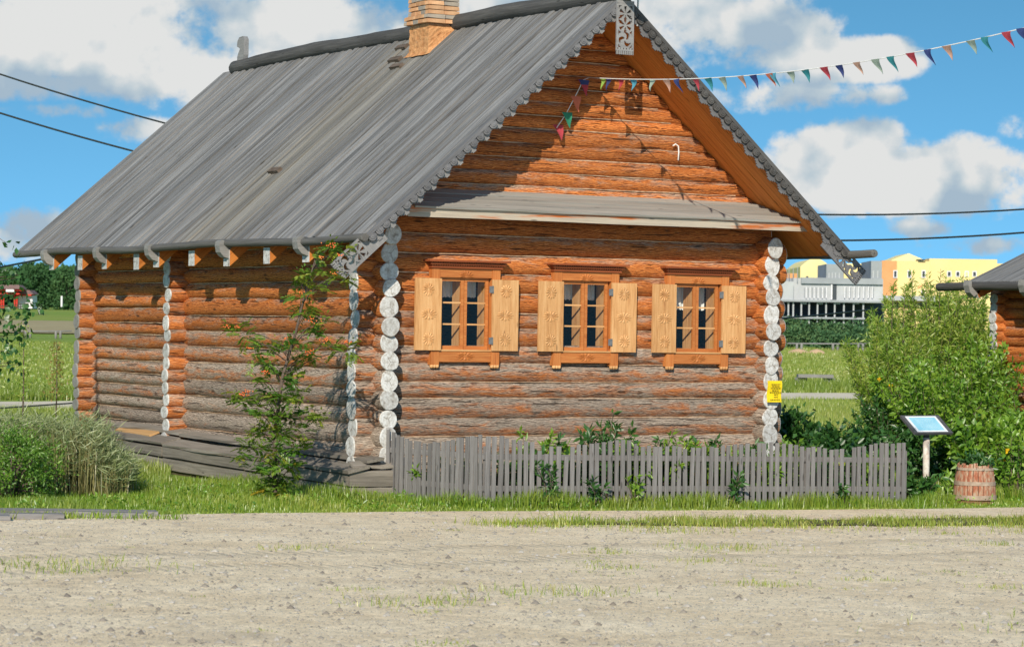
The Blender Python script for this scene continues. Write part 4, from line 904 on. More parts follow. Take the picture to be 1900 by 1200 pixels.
# ------------------------------------------------------------------ information board, tub, boards on the ground
sp = dl(43.0, lat(1722, 43)); gz = float(ground_z(*sp)); ib = empty('information_board', (sp[0], sp[1], gz), 'tilted grey board with a blue printed sheet on a peeling white post', 'sign')
tube('post', [(sp[0], sp[1], gz-0.1), (sp[0]+0.005, sp[1], gz+0.5), (sp[0], sp[1], gz+0.98)], 0.055, 'post_white', ib, 12)
tube('post_head', [(sp[0], sp[1], gz+0.975), (sp[0], sp[1], gz+1.12)], 0.05, 'board_dark', ib, 10)
bx = Vector((RH[0]*0.84+FH[0]*0.54, RH[1]*0.84+FH[1]*0.54, 0)).normalized(); back = Vector((-bx.y, bx.x, 0)); nrm = (Vector((0, 0, 1))*0.80-back*0.60).normalized(); yv = nrm.cross(bx)
bc = Vector((sp[0], sp[1], gz+1.19)); MB_ = Matrix(((bx.x, yv.x, nrm.x, bc.x), (bx.y, yv.y, nrm.y, bc.y), (bx.z, yv.z, nrm.z, bc.z), (0, 0, 0, 1)))
V, F = boxes([(-0.41, 0.41, -0.23, 0.23, -0.025, 0.015)]); ob('board', mesh('board', V, F, 'board_dark'), ib, MB_)
V, F = boxes([(-0.34, 0.32, -0.20, 0.20, 0.0152, 0.019)]); shp = ob('sheet', mesh('sheet', V, F, 'paper_white'), ib, MB_)
V, F = boxes([(-0.29, 0.27, -0.165, 0.165, 0.0192, 0.021)]); ob('print', mesh('print', V, F, 'paper_blue'), shp, MB_)
L_ = []
for k in range(9):
    zz = 0.12-k*0.029; x = -0.19+random.uniform(0, 0.05)
    while x < 0.15: w = random.uniform(0.02, 0.06); L_.append((x, x+w, zz-0.005, zz+0.005, 0.0212, 0.022)); x += w+0.014
V, F = boxes(L_); ob('print_lines', mesh('print_lines', V, F, 'print_blue'), shp, MB_)['kind'] = 'stuff'
tp = dl(41.6, lat(1813, 41.6)); gz = float(ground_z(*tp)); tub = empty('tub', (tp[0], tp[1], gz), 'round red-brown wooden tub planter with worn paint beside the bush', 'tub')
V, F = lathe([(0.30, 0.05), (0.325, 0.07), (0.325, 0.08)], 30); MT = Matrix.Translation((tp[0], tp[1], gz))
nst = 24; sm = []
for k in range(nst):                       # staves
    a0, a1 = 2*math.pi*(k+0.06)/nst, 2*math.pi*(k+0.94)/nst; dr = random.uniform(-0.004, 0.004); tp_ = 0.635+random.uniform(-0.03, 0.02); V = []; F = []
    for zz, r in ((0.07, 0.335), (0.24, 0.328), (0.42, 0.308), (tp_, 0.272)):
        V += [((r+dr)*math.cos(a0), (r+dr)*math.sin(a0), zz), ((r+dr+0.004)*math.cos((a0+a1)/2), (r+dr+0.004)*math.sin((a0+a1)/2), zz), ((r+dr)*math.cos(a1), (r+dr)*math.sin(a1), zz), ((r-0.03)*math.cos(a1), (r-0.03)*math.sin(a1), zz), ((r-0.03)*math.cos(a0), (r-0.03)*math.sin(a0), zz)]
    for j in range(3): F += [(5*j+i, 5*j+(i+1) % 5, 5*j+5+(i+1) % 5, 5*j+5+i) for i in range(5)]
    F += [(4, 3, 2, 1, 0), (15, 16, 17, 18, 19)]
    ob('stave', mesh('stave', V, F, 'tub_wood'), tub, MT)
for (z0, z1, r0, r1) in ((0.075, 0.145, 0.346, 0.342), (0.30, 0.36, 0.331, 0.325), (0.535, 0.575, 0.300, 0.293)):
    V, F = lathe([(r0-0.02, z0), (r0, z0), (r1, z1), (r1-0.02, z1)], 36); ob('hoop', mesh('hoop', V, F, 'tub_hoop', smooth=False), tub, MT)
V, F = lathe([(0.0, 0.56), (0.27, 0.56)], 24); ob('soil_fill', mesh('soil_fill', V, F, 'soil'), tub, MT)
V, F = lathe([(0.31, -0.05), (0.315, 0.075), (0.0, 0.075)], 30); ob('base', mesh('base', V, F, 'tub_foot'), tub, MT)
bw = empty('boardwalk', (-6.3, -4.2, -0.17), 'short grey plank boardwalk beside the sandy path below the reeds', 'boardwalk')
for k, (a, b_) in enumerate((((-4.9, -3.72), (-10.5, -2.15)), ((-5.15, -3.98), (-10.7, -2.52)), ((-6.3, -4.12), (-10.9, -2.88)), ((-7.0, -4.3), (-11.1, -3.22)))):
    za, zb = float(ground_z(*a)), float(ground_z(*b_)); plank('plank', (a[0], a[1], za+0.045), (b_[0], b_[1], zb+0.075), 0.28, 0.06, 'fence_grey', bw, (0, 0, 1), 0.012, 5, 0.012)

# ------------------------------------------------------------------ overhead cables
def wire(name, u0, u1, f, d0, d1, r, label, n=60):
    P_ = [at(u, f(u), d0+(d1-d0)*(u-u0)/(u1-u0)) for u in np.linspace(u0, u1, n)]
    o = tube(name, P_, r, 'black_cable', None, 5); meta(o, label, 'cable'); return o
wire('power_line', -1500, 3400, lambda u: 138+0.3288*u-1.037e-4*u*u, 58, 58, 0.020, 'upper of the two black overhead cables passing behind the log house', 90)
wire('power_line', -1500, 3400, lambda u: 210+0.311*u-1.023e-4*u*u, 58.6, 58.6, 0.022, 'lower of the two black overhead cables passing behind the log house', 90)
wire('power_line', 1330, 1846, lambda u: 545+(1846-u)*0.105+8e-5*(1846-u)*(u-1330), 56, 74.4, 0.022, 'black cable sagging from the log house to the small house eave', 40)
wire('power_line', -200, 84, lambda u: 480+(84-u)*0.19, 60, 50.5, 0.022, 'black cable meeting the rear eave of the log house', 20)
wire('ground_cable', -100, 150, lambda u: 757-(u)*0.07, 66, 66, 0.02, 'black cable slung low across the rear path', 10)
#PART2
# ------------------------------------------------------------------ second log house at the right edge
def small_house():
    c0 = at(1864, 640, 54.0); xw, yb = c0[0], c0[1]; gz = float(ground_z(xw, yb)); wd, ln = 5.0, 6.5; ze = 3.20; ov = 0.75; s_ = 0.42
    root = empty('small_log_house', (xw, yb, gz), 'small log house with low grey plank roof and hooked gutter behind the tall bush', 'house')
    z = gz+0.02; k = 0
    while z < ze-0.06:
        h = 0.19+random.uniform(-0.008, 0.008); zc = z+h/2; w_ = float(np.interp(zc, [-0.3, 0.7, 1.6, 3], [0.9, 0.45, 0.1, 0.0]))+random.uniform(-.1, .1)
        for xx in (xw, xw+wd): log('log', (xx, yb-ln, zc), (xx, yb+0.35, zc), h/2*1.1, 0.115, LOGM, root, w_, 12)
        for yy in (yb, yb-ln+0.4): log('log', (xw-0.33+random.uniform(-.02, .02), yy, zc-0.09), (xw+wd+0.33, yy, zc-0.09), h/2*1.1, 0.115, LOGM, root, w_, 12)
        z += h
    xe = xw-ov; xr = xw+wd/2; zr = ze+s_*(xr-xe); y = yb+0.32
    while y > yb-ln-0.8:
        w = random.choice([0.15, 0.17, 0.19])
        for sg in (1, -1):
            e = (xe, y-w/2, ze+0.085) if sg > 0 else (2*xr-xe, y-w/2, ze+0.085); up = (-s_*sg, 0, 1)
            plank('roof_plank', e, (xr, y-w/2, zr+0.085), w-random.choice([0.006, 0.012, 0.02]), 0.05, 'roof_grey', root, up, 0.005, 4, 0.008)['stain'] = 0.0
        y -= w
    log('ridge_log', (xr, yb+0.6, zr+0.12), (xr, yb-ln-0.9, zr+0.12), 0.11, 0.11, ('ridge_dark', 'ridge_dark'), root, 0, 10)
    log('gutter_log', (xe-0.03, yb+1.2, ze-0.005), (xe-0.03, yb-ln-1.0, ze+0.02), 0.085, 0.085, ('ridge_dark', 'ridge_dark'), root, 0, 10)
    yy = yb+0.1
    while yy > yb-ln:
        X = Vector((1, 0, s_)).normalized(); N_ = Vector((-s_, 0, 1)).normalized(); c = Vector((xe+0.04, yy, ze-0.16)); V, F = boxes([(0, 1.7, -0.085, 0.085, -0.075, 0.075)])
        r = ob('rafter_hook', mesh('rafter', V, F, ['beam_brown', 'white_paint_end'], [1 if k == 5 else 0 for k in range(6)]), root, frame(c, X, None, N_))
        poly = [(0.10, -0.10), (-0.06, -0.20), (-0.16, -0.12), (-0.21, 0.02), (-0.19, 0.13), (-0.13, 0.12), (-0.12, -0.01), (0.08, -0.02)]; P0 = Vector((xe, yy, ze)); V, F = prism(poly, -0.085, 0.085)
        ob('hook_head', mesh('hook_head', V, F, 'hook_grey'), r, Matrix.Translation(P0)); yy -= 1.68
    box('ceiling', (xw+0.05, xw+wd-0.05, yb-ln+0.45, yb-0.05, ze+0.1, ze+0.14), 'beam_brown', root)
    for ye in (yb+0.02, yb-ln+0.4):
        V, F = prism([(xw, ze+0.2), (xw+wd, ze+0.2), (xw+wd, ze+s_*ov), (xr, zr-0.05), (xw, ze+s_*ov)], -0.03, 0.03); o0 = Vector((xr, ye, ze)); V = [(a-o0.x, b_, c_-o0.z) for a, b_, c_ in V]
        ob('gable_board', mesh('gable_board', V, F, 'soffit_orange'), root, Matrix.Translation(o0))
small_house()

# ------------------------------------------------------------------ far buildings
def slab(name, u0, u1, v0, v1, d, depth, mat, parent=None, dd=0.0):
    """upright block whose front stands at depth d; v0 above v1"""
    um = (u0+u1)/2; zt = at(um, v0, d)[2]; zb = at(um, v1, d)[2]
    c = at(um, v1, d); s = (u1-u0)/2/FPX*d; o0 = Vector((c[0], c[1], zb)); ax = Vector((RH[0], RH[1], 0)); ay = Vector((FH[0], FH[1], 0))
    M = Matrix(((ax.x, ay.x, 0, o0.x), (ax.y, ay.y, 0, o0.y), (0, 0, 1, o0.z), (0, 0, 0, 1)))
    V, F = boxes([(-s, s, -dd, depth, 0, zt-zb)]); return ob(name, mesh(name, V, F, mat), parent, M)
def upright(name, pts, d, depth, mat, parent):
    P_ = [Vector(at(u, v, d)) for u, v in pts]; o0 = P_[0].copy(); ay = Vector((FH[0], FH[1], 0))*depth; n = len(P_)
    V = [tuple(p-o0) for p in P_]+[tuple(p-o0+ay) for p in P_]
    F = [tuple(range(n)), tuple(reversed(range(n, 2*n)))]+[(i, i+n, (i+1) % n+n, (i+1) % n) for i in range(n)]
    return ob(name, mesh(name, V, F, mat), parent, Matrix.Translation(o0))
def win(u0, u1, v0, v1, d, parent, fr=1.6, glass='dark_void', frm='white_frame'):
    f = slab('window', u0-fr, u1+fr, v0-fr, v1+fr, d, 0.2, frm, parent, 0.06); slab('pane', u0, u1, v0, v1, d, 0.1, glass, f, 0.10)
g0 = at(1545, 630, 280)
gb = empty('concrete_building', (g0[0], g0[1], float(ground_z(g0[0], g0[1]))), 'long unfinished grey concrete building with open colonnade and slot niches', 'building')
slab('wall', 1470, 1638, 517, 558, 280, 14, 'concrete_pale', gb); slab('tower', 1533, 1565, 490, 517.2, 280, 8, 'concrete_far', gb); slab('tower', 1616, 1636, 484, 517.2, 280, 8, 'concrete_far', gb)
slab('parapet', 1486, 1637, 516, 527, 280, 0.4, 'concrete_far', gb, 0.35); slab('stair_block', 1440, 1472, 522, 558, 279, 10, 'concrete_pale', gb)
slab('scaffold_deck', 1450, 1480, 507, 516, 281, 6, 'orange_brick_far', gb); slab('upper_wall', 1440, 1484, 516, 523, 281, 8, 'concrete_far', gb)
for u in (1456, 1463, 1471, 1479): slab('scaffold_post', u, u+1.2, 496, 523, 279.6, 0.15, 'concrete_far', gb)
for u in (1491.5, 1498.5, 1506, 1513.5, 1521.5, 1529): slab('niche', u, u+2.4, 534, 552, 280, 0.2, 'concrete_far', gb, 0.05); slab('niche_rib', u+3, u+4.4, 533, 553, 280, 0.3, 'white_frame', gb, 0.28)
for u in (1568, 1576.5, 1585, 1593.5, 1603, 1611.5, 1619): slab('niche', u, u+2.4, 533, 552, 280, 0.2, 'concrete_far', gb, 0.05); slab('niche_rib', u-2, u-0.4, 532, 553, 280, 0.3, 'white_frame', gb, 0.28)
slab('doorway', 1544, 1552, 528, 556, 280, 0.2, 'dark_void', gb, 0.06); slab('door_reveal', 1541, 1543.6, 528, 556, 280, 0.4, 'white_frame', gb, 0.3)
for u in (1537, 1543, 1549, 1556): slab('slot', u, u+2, 506, 519, 280, 0.2, 'concrete_pale', gb, 0.06)
for u in (1619, 1627): slab('slot', u, u+2.4, 502, 516, 280, 0.2, 'concrete_pale', gb, 0.06)
slab('floor_slab', 1440, 1640, 557, 560.5, 278.5, 14, 'concrete_far', gb); slab('floor_slab', 1440, 1605, 588, 591.5, 278.5, 14, 'concrete_far', gb)
slab('back_wall', 1440, 1640, 559, 632, 286, 6, 'dark_void', gb)
for u in (1462, 1471, 1486, 1500.5, 1516, 1532, 1548, 1565, 1583, 1601): slab('column', u-1.3, u+1.3, 560, 632, 279, 0.35, 'concrete_pale', gb)
for u in (1486, 1516, 1548, 1583): slab('lintel', u+2, u+11, 560.5, 564.5, 279.3, 0.3, 'concrete_pale', gb)
y0_ = at(1720, 630, 300); yb = empty('yellow_building', (y0_[0], y0_[1], float(ground_z(y0_[0], y0_[1]))), 'long yellow rendered building with low gable and an orange brick end', 'building')
slab('wall', 1655, 1722, 484, 628, 300, 20, 'yellow_render', yb); slab('brick_end', 1634, 1662, 483.5, 628, 299.5, 18, 'orange_brick_far', yb)
slab('wall', 1722, 1848, 480.5, 628, 300.6, 24, 'yellow_render', yb); slab('wall', 1848, 1870, 489, 628, 301.5, 20, 'yellow_render', yb)
upright('gable', [(1650, 484.5), (1722, 485.2), (1686, 470)], 304, 10, 'yellow_pale', yb)
slab('roof_vent', 1704, 1717, 481, 483.4, 299.6, 2, 'dark_void', yb)
for u in (1661, 1687, 1713.5): win(u-2.2, u+2.2, 503, 514, 299.4 if u < 1662.5 else 300, yb)
for u in (1761, 1777, 1808): win(u-2.5, u+2.5, 504.5, 512, 300.6, yb)
win(1791, 1796, 504.5, 512, 300.6, yb, 1.6, 'yellow_pale')
win(1710, 1715, 539, 546, 300, yb, 1.2); upright('arch_trim', [(1703, 533), (1712.5, 527.5), (1722, 533), (1722, 535.5), (1712.5, 530), (1703, 535.5)], 299.9, 0.1, 'orange_brick_far', yb)
slab('annex_roof', 1637, 1765, 549, 558, 294, 6, 'concrete_pale', yb); slab('annex_wall', 1640, 1760, 558.4, 628, 295.5, 4, 'yellow_render', yb)
for u in (1664, 1680, 1696, 1712): win(u-4, u+4, 562, 572, 295.5, yb, 0.8, 'dark_void', 'orange_brick_far')
h0 = at(1515, 630, 310); yh = empty('arched_hall', (h0[0], h0[1], float(ground_z(h0[0], h0[1]))), 'pale yellow hall with a rounded gable rising behind the grey concrete building', 'building')
arc = [(1484, 627)]+[(1485+56*t, 499-22*math.sin(math.pi*(0.10+0.80*t))**1.1+2) for t in np.linspace(0, 1, 14)]+[(1543, 627)]
upright('wall', arc[::-1], 306, 16, 'yellow_pale', yh)
for u in (1497.5, 1523): win(u-1.6, u+1.6, 513, 519.5, 306, yh, 0.6, 'dark_void', 'dark_void')
slab('wall', 1564, 1617, 489, 627, 308, 16, 'yellow_pale', yh)
# red pavilion on the left
p0_ = at(25, 566, 420); pv = empty('red_pavilion', (p0_[0], p0_[1], float(ground_z(p0_[0], p0_[1]))), 'red gate pavilion with tiered dark roofs at the edge of the wood', 'pavilion')
for u in (2, 6, 27, 31): slab('post', u-1.3, u+1.3, 540, 572, 420, 0.3, 'red_far', pv)
upright('roof_tier', [(-8, 536), (42, 536), (34, 528.5), (0, 528.5)][::-1], 418, 4, 'roof_far', pv); slab('beam', -6, 40, 535.6, 539.5, 418.5, 3, 'red_far', pv)
slab('name_panel', 11, 26, 536.8, 541.5, 418, 0.3, 'white_frame', pv); upright('roof_tier', [(24, 546), (62, 546), (54, 538), (30, 538)][::-1], 421, 5, 'roof_far', pv); slab('beam', 28, 58, 545.6, 548.5, 421, 3, 'red_far', pv)
slab('wall', 34, 60, 548, 572, 422, 4, 'white_frame', pv); slab('beam', -10, 36, 543.5, 546, 419, 3, 'red_far', pv)
o = slab('marker_post', 112.5, 115.5, 549, 569, 400, 0.4, 'white_frame'); meta(o, 'slim white marker standing at the foot of the far wood', 'marker')
# ------------------------------------------------------------------ rails, bench, sand
def rail_fence(name, label, us, d, v_top, hgt, grp=None):
    c = at(us[0], v_top, d); r = empty(name, (c[0], c[1], c[2]-hgt), label, 'rail')
    for u in us:
        for du in (-0.03, 0.03):
            p = at(u, v_top, d); q = Vector(p)+Vector((RH[0], RH[1], 0))*du*6; gz = float(ground_z(q.x, q.y)); tube('post', [(q.x, q.y, gz-0.1), (q.x, q.y, p[2]+0.02)], 0.10, 'hook_grey', r, 8)
    A_ = at(us[0]-22, v_top, d); B_ = at(us[-1]+25, v_top, d); tube('rail', [A_, (A_+B_)/2+np.array([0, 0, -0.03]), B_], 0.055, 'trim_grey', r, 8)
rail_fence('low_rail', 'low wooden rail on short posts across the meadow before the concrete building', [1483, 1550, 1597], 203, 637, 0.5)
rail_fence('low_rail', 'low pale rail on dark posts in the meadow below the red pavilion', [52, 108], 205, 614, 0.5)
bp_ = at(1512, 716, 112); gz = float(ground_z(bp_[0], bp_[1])); bn = empty('low_bench', (bp_[0], bp_[1], gz), 'low grey wooden bench standing in the meadow grass beyond the house', 'bench')
ax = Vector((RH[0], RH[1], 0)); P0 = Vector((bp_[0], bp_[1], gz))
plank('seat', P0-ax*0.75+Vector((0, 0, 0.52)), P0+ax*0.75+Vector((0, 0, 0.52)), 0.7, 0.14, 'hook_grey', bn)
for s in (-0.6, 0.6): plank('leg', P0+ax*s+Vector((0, 0, -0.05)), P0+ax*s+Vector((0, 0, 0.46)), 0.2, 0.5, 'hook_grey', bn)
# ------------------------------------------------------------------ leafy things
def clump_points(n, K, cx, cy, z0, h, r, shell=0.55, spread=0.16, taper=0.35):
    t = rng.uniform(0.06, 1, K); a = rng.uniform(0, 2*np.pi, K); rad = r*(1-taper*np.abs(t-0.45)*1.6)*np.sqrt(rng.uniform(shell**2, 1, K))*np.clip((1.04-t)*3.2, 0.15, 1)
    C_ = np.stack([cx+rad*np.cos(a), cy+rad*np.sin(a), z0+h*t], 1); idx = rng.integers(0, K, n); sz = spread*rng.uniform(0.5, 1.4, K)
    P_ = C_[idx]+rng.normal(size=(n, 3))*sz[idx][:, None]*np.array([1, 1, 0.8]); P_[:, 2] = np.maximum(P_[:, 2], z0+0.02)
    return P_, C_, idx
def bush(name, label, cat, x, y, h, r, n, leaf, wid, mat, K=60, stems=7, group=None, droop=-0.1, spread=0.16, tone=(0, 1), upb=0.3, shell=0.3, taper=0.35, flowers=0):
    gz = float(ground_z(x, y)); root = empty(name, (x, y, gz), label, cat, group)
    P_, C_, idx = clump_points(n, K, x, y, gz, h, r, shell, spread, taper)
    ct = rng.uniform(-0.25, 0.25, K)[idx]; tn = np.clip(rng.uniform(tone[0], tone[1], n)+ct, 0, 1)
    out = unit(P_-np.array([x, y, gz+h*0.35])); D_ = unit(out*0.6+rdir(n)*0.9+np.array([0, 0, droop])); N_ = unit(rdir(n)*0.8+np.array([0, 0, upb])+out*0.5)
    me = leaves_mesh('crown', P_-np.array([x, y, gz]), D_, N_, leaf*rng.uniform(0.6, 1.3, n), wid*rng.uniform(0.7, 1.3, n), tn, mat)
    ob('crown', me, root, Matrix.Translation((x, y, gz)))
    parts = []
    for k in rng.choice(K, min(K, stems*4), replace=False):
        c = C_[k]-np.array([x, y, gz]); b = np.array([c[0]*0.18, c[1]*0.18, -0.05]); m_ = (b+c)/2+np.array([-c[0]*0.16, -c[1]*0.16, 0.1]); parts.append(tube_v([b, m_, c], [0.018+0.006*h, 0.012+0.003*h, 0.004], 5))
    V, F = merge(parts); ob('stems', mesh('stems', V, F, 'bark', smooth=True), root, Matrix.Translation((x, y, gz)))
    if flowers:
        sel = rng.choice(n, flowers, replace=False); q = []
        for i in sel: q.append(np.repeat(P_[i:i+1], 7, 0)+out[i]*0.08)
        Q_ = np.concatenate(q)-np.array([x, y, gz]); me = leaves_mesh('flowers', Q_, rdir(len(Q_)), rdir(len(Q_)), 0.055, 0.035, rng.uniform(0, 1, len(Q_)), 'petal_yellow'); fo = ob('flowers', me, root, Matrix.Translation((x, y, gz))); fo['kind'] = 'stuff'
    return root
def gpos(u, d): return dl(d, lat(u, d))
def shoot_bush(name, label, cat, x, y, h, r, ns, per, leaf, wid, mat, group=None, arch=0.35, flowers=0, low=0.12, tone=(0, 1)):
    """shrub of many arching stems, leaves set along the stems and their side twigs"""
    gz = float(ground_z(x, y)); root = empty(name, (x, y, gz), label, cat, group); LP = []; LD = []; LT = []; st = []
    for k in range(ns):
        a = rng.uniform(0, 2*np.pi); rr = r*np.sqrt(rng.uniform(0.02, 1)); hh = h*rng.uniform(0.66, 1.0)*(1-0.22*(rr/r)**2); b0 = np.array([math.cos(a)*rr*0.35, math.sin(a)*rr*0.35, -0.05]); tip = np.array([math.cos(a)*rr*(1+arch), math.sin(a)*rr*(1+arch), hh])+rng.normal(0, 0.08, 3)
        mid = np.array([math.cos(a)*rr*0.75, math.sin(a)*rr*0.75, hh*0.6]); t = np.linspace(0, 1, 6)[:, None]; C_ = (1-t)**2*b0+2*t*(1-t)*mid+t*t*tip
        st.append(tube_v(list(C_), list(np.linspace(0.014, 0.003, 6)), 4)); tt = rng.uniform(low, 1, per)**0.8; tt2 = tt[:, None]; Q_ = (1-tt2)**2*b0+2*tt2*(1-tt2)*mid+tt2**2*tip
        tg = unit(2*(1-tt2)*(mid-b0)+2*tt2*(tip-mid)); sd = rdir(per); ofs = rng.uniform(0, 1, per)**1.5; LP.append(Q_+sd*(ofs*0.22*h/2.5*(1.15-tt))[:, None]); LD.append(unit(tg*rng.uniform(0.2, 1.0, (per, 1))+sd*0.9+np.array([0, 0, -0.15]))); LT.append(np.clip(rng.uniform(tone[0], tone[1], per)*0.7+rng.uniform(0, 0.3)+0.15*(tt-0.5), 0, 1))
    LP = np.concatenate(LP); LP[:, 2] = np.maximum(LP[:, 2], 0.02); n = len(LP); LD = np.concatenate(LD)
    ob('crown', leaves_mesh('crown', LP, LD, unit(rdir(n)+np.array([0, 0, 0.7])), leaf*rng.uniform(0.6, 1.35, n), wid*rng.uniform(0.7, 1.3, n), np.concatenate(LT), mat), root, Matrix.Translation((x, y, gz)))
    V, F = merge(st); ob('stems', mesh('stems', V, F, 'bark', smooth=True), root, Matrix.Translation((x, y, gz)))
    if flowers:
        sel = rng.choice(n, flowers, replace=False); Q_ = np.concatenate([np.repeat(LP[i:i+1], 8, 0)+unit(LP[i:i+1]*np.array([1, 1, 0]))*0.1 for i in sel]); ob('flowers', leaves_mesh('flowers', Q_, rdir(len(Q_)), rdir(len(Q_)), 0.06, 0.04, rng.uniform(0, 1, len(Q_)), 'petal_yellow'), root, Matrix.Translation((x, y, gz)))['kind'] = 'stuff'
    return root
# tall thicket to the right of the house
TH = [('willow_shrub', 'tall grey-green willow shrub with fine leaves against the yellow building', 1655, 58, 3.1, 0.9, 70, 200, 0.13, 0.026, 'leaf_willow'),
      ('willow_shrub', 'tallest willow shrub rising below the concrete colonnade with feathery tops', 1722, 60, 4.0, 1.2, 100, 220, 0.13, 0.028, 'leaf_willow'),
      ('willow_shrub', 'willow shrub reaching the small house gutter with yellowish leaves', 1800, 61, 4.3, 1.25, 110, 220, 0.13, 0.03, 'leaf_willow'),
      ('leafy_bush', 'bright green leafy bush beside the small house corner', 1812, 53.5, 2.9, 1.05, 56, 130, 0.12, 0.05, 'leaf_mid'),
      ('leafy_bush', 'broad green bush rising behind the tilted information board', 1738, 51, 2.5, 1.05, 56, 130, 0.12, 0.05, 'leaf_mid'),
      ('leafy_bush', 'slender green bush leaning toward the meadow right of the picket fence end', 1648, 51, 1.75, 0.6, 34, 110, 0.09, 0.042, 'leaf_dark'),
      ('leafy_bush', 'dense dark green shrub shading the foot of the information board post', 1745, 45.5, 1.2, 0.75, 50, 100, 0.12, 0.07, 'leaf_dark'),
      ('leafy_bush', 'large-leaved bright green bush behind the red-brown tub', 1832, 44.5, 1.45, 0.75, 46, 90, 0.14, 0.085, 'leaf_mid'),
      ('leafy_bush', 'leafy green bush with small yellow flowers standing before the small house wall', 1905, 46, 1.75, 0.5, 34, 110, 0.12, 0.04, 'leaf_mid')]
for (nm, lb, u, d, h, r, ns, per, lf, wd, mt) in TH:
    x, y = gpos(u, d); shoot_bush(nm, lb, 'shrub', x, y, h, r, ns, per, lf, wd, mt, arch=0.25 if 'willow' in mt else 0.4, flowers=(4 if mt == 'leaf_mid' else 0))
# shoots standing above the thicket
for (u, v0, v1, d) in ((1655, 560, 525, 58), (1742, 560, 505, 60), (1690, 570, 528, 60), (1725, 560, 530, 60), (1762, 556, 522, 62), (1676, 575, 535, 59)):
    A_ = at(u, v0+30, d); B_ = at(u+3, v1, d); n = 70; t = rng.uniform(0.1, 1, n); P_ = A_+(B_-A_)*t[:, None]
    root = empty('tall_shoot', tuple(A_), 'slender leafy shoot standing up out of the willow thicket', 'shoot', 'leafy shoots above the thicket')
    tube('stem', [A_-np.array([0, 0, 1.6]), A_, B_], [0.012, 0.01, 0.004], 'bark', root, 5)
    D_ = unit(rdir(n)*np.array([1, 1, 0.3])+np.array([0, 0, 0.5])); ob('crown', leaves_mesh('crown', P_-A_, D_, rdir(n), 0.14, 0.03, rng.uniform(0.3, 1, n), 'leaf_willow'), root, Matrix.Translation(Vector(A_)))
# garden behind the pickets
GP = [(0.95, -1.3, 0.75, 0.35, 'leaf_dark'), (1.5, -1.85, 0.8, 0.35, 'leaf_dark'), (1.95, -1.5, 1.0, 0.3, 'leaf_mid'), (2.5, -1.7, 1.05, 0.42, 'leaf_dark'), (3.05, -1.55, 1.3, 0.42, 'leaf_dark'), (3.45, -1.85, 1.15, 0.4, 'leaf_mid'),
      (3.95, -1.6, 0.95, 0.4, 'leaf_dark'), (4.5, -1.75, 0.95, 0.4, 'leaf_mid'), (5.1, -1.5, 1.05, 0.35, 'leaf_dark'), (5.6, -1.8, 0.8, 0.35, 'leaf_mid'), (6.3, -1.4, 1.15, 0.35, 'leaf_mid'), (6.9, -1.8, 0.8, 0.35, 'leaf_dark'), (7.5, -1.7, 0.75, 0.35, 'leaf_mid'), (0.55, -0.8, 0.5, 0.3, 'leaf_mid')]
GL = ['leafy plant behind the fence corner nearest the rowan', 'dark leafy plant behind the fence under the window nearest the rowan', 'tall bright green stalk behind the fence between the first and middle windows', 'dark bushy plant behind the fence just before the middle window', 'tallest dark garden plant, rising against the logs under the middle window',
      'light green plant with yellow flowers beside the tallest garden plant', 'dark leafy plant behind the fence past the middle window', 'bright leafy plant with yellow flowers between the middle window and the doll window', 'dark plant behind the fence under the open shutter of the doll window', 'bright plant with yellow flowers behind the fence under the doll window', 'bright green plant against the logs near the yellow notice', 'low dark plant with yellow flowers behind the fence below the yellow notice', 'low bright plant behind the fence end beyond the house corner', 'small green plant between the fence corner and the house wall']
for i, (x, y, h, r, mt) in enumerate(GP):
    shoot_bush('garden_plant', GL[i], 'plant', x, y, h*1.02, r*1.1, 17, 55, 0.12, 0.045, mt, 'garden plants behind the picket fence', 0.5, 3 if i % 2 else 0, 0.2)
for (s_, h, mt) in ((1.0, 0.85, 'leaf_dark'), (1.75, 0.5, 'leaf_dark'), (2.4, 0.55, 'leaf_mid'), (4.05, 0.65, 'leaf_dark'), (6.1, 0.4, 'leaf_dark')):
    q = f1+(f2-f1)*s_/7.32; shoot_bush('climbing_weed', 'slim green weed pushing out in front of the grey pickets', 'weed', float(q[0]), float(q[1])-0.14, h, 0.08, 4, 20, 0.11, 0.045, mt, 'weeds in front of the picket fence', 0.5, 0, 0.15)
for (u, d, h, r, n, lb) in ((1480, 45.5, 1.25, 0.5, 2600, 'dark broad-leaved bush against the right corner of the log house'), (1540, 45, 0.95, 0.6, 2600, 'low dark green bush peering over the fence right of the log house'), (1600, 46, 0.85, 0.6, 2400, 'low green bush above the dip in the picket fence'), (1455, 47, 0.9, 0.4, 1500, 'small green bush tucked behind the white log ends')):
    x, y = gpos(u, d); bush('low_bush', lb, 'bush', x, y, h, r, n, 0.13, 0.075, 'leaf_dark', 60, 6, spread=0.10, upb=0.6)
for (u, d, h, ns, mt, lb, fl_) in ((1700, 41, 0.6, 16, 'leaf_dark', 'low dark weed at the end of the picket fence', 0), (1888, 43, 1.35, 16, 'leaf_mid', 'tall weed with yellow flowers beyond the tub', 5), (1770, 41.9, 0.5, 9, 'leaf_mid', 'small bright weed between the board post and the tub', 0)):
    x, y = gpos(u, d); shoot_bush('weed_plant', lb, 'weed', x, y, h, 0.25, ns, 45, 0.12, 0.055, mt, 'weeds by the tub and board', 0.5, fl_, 0.15)
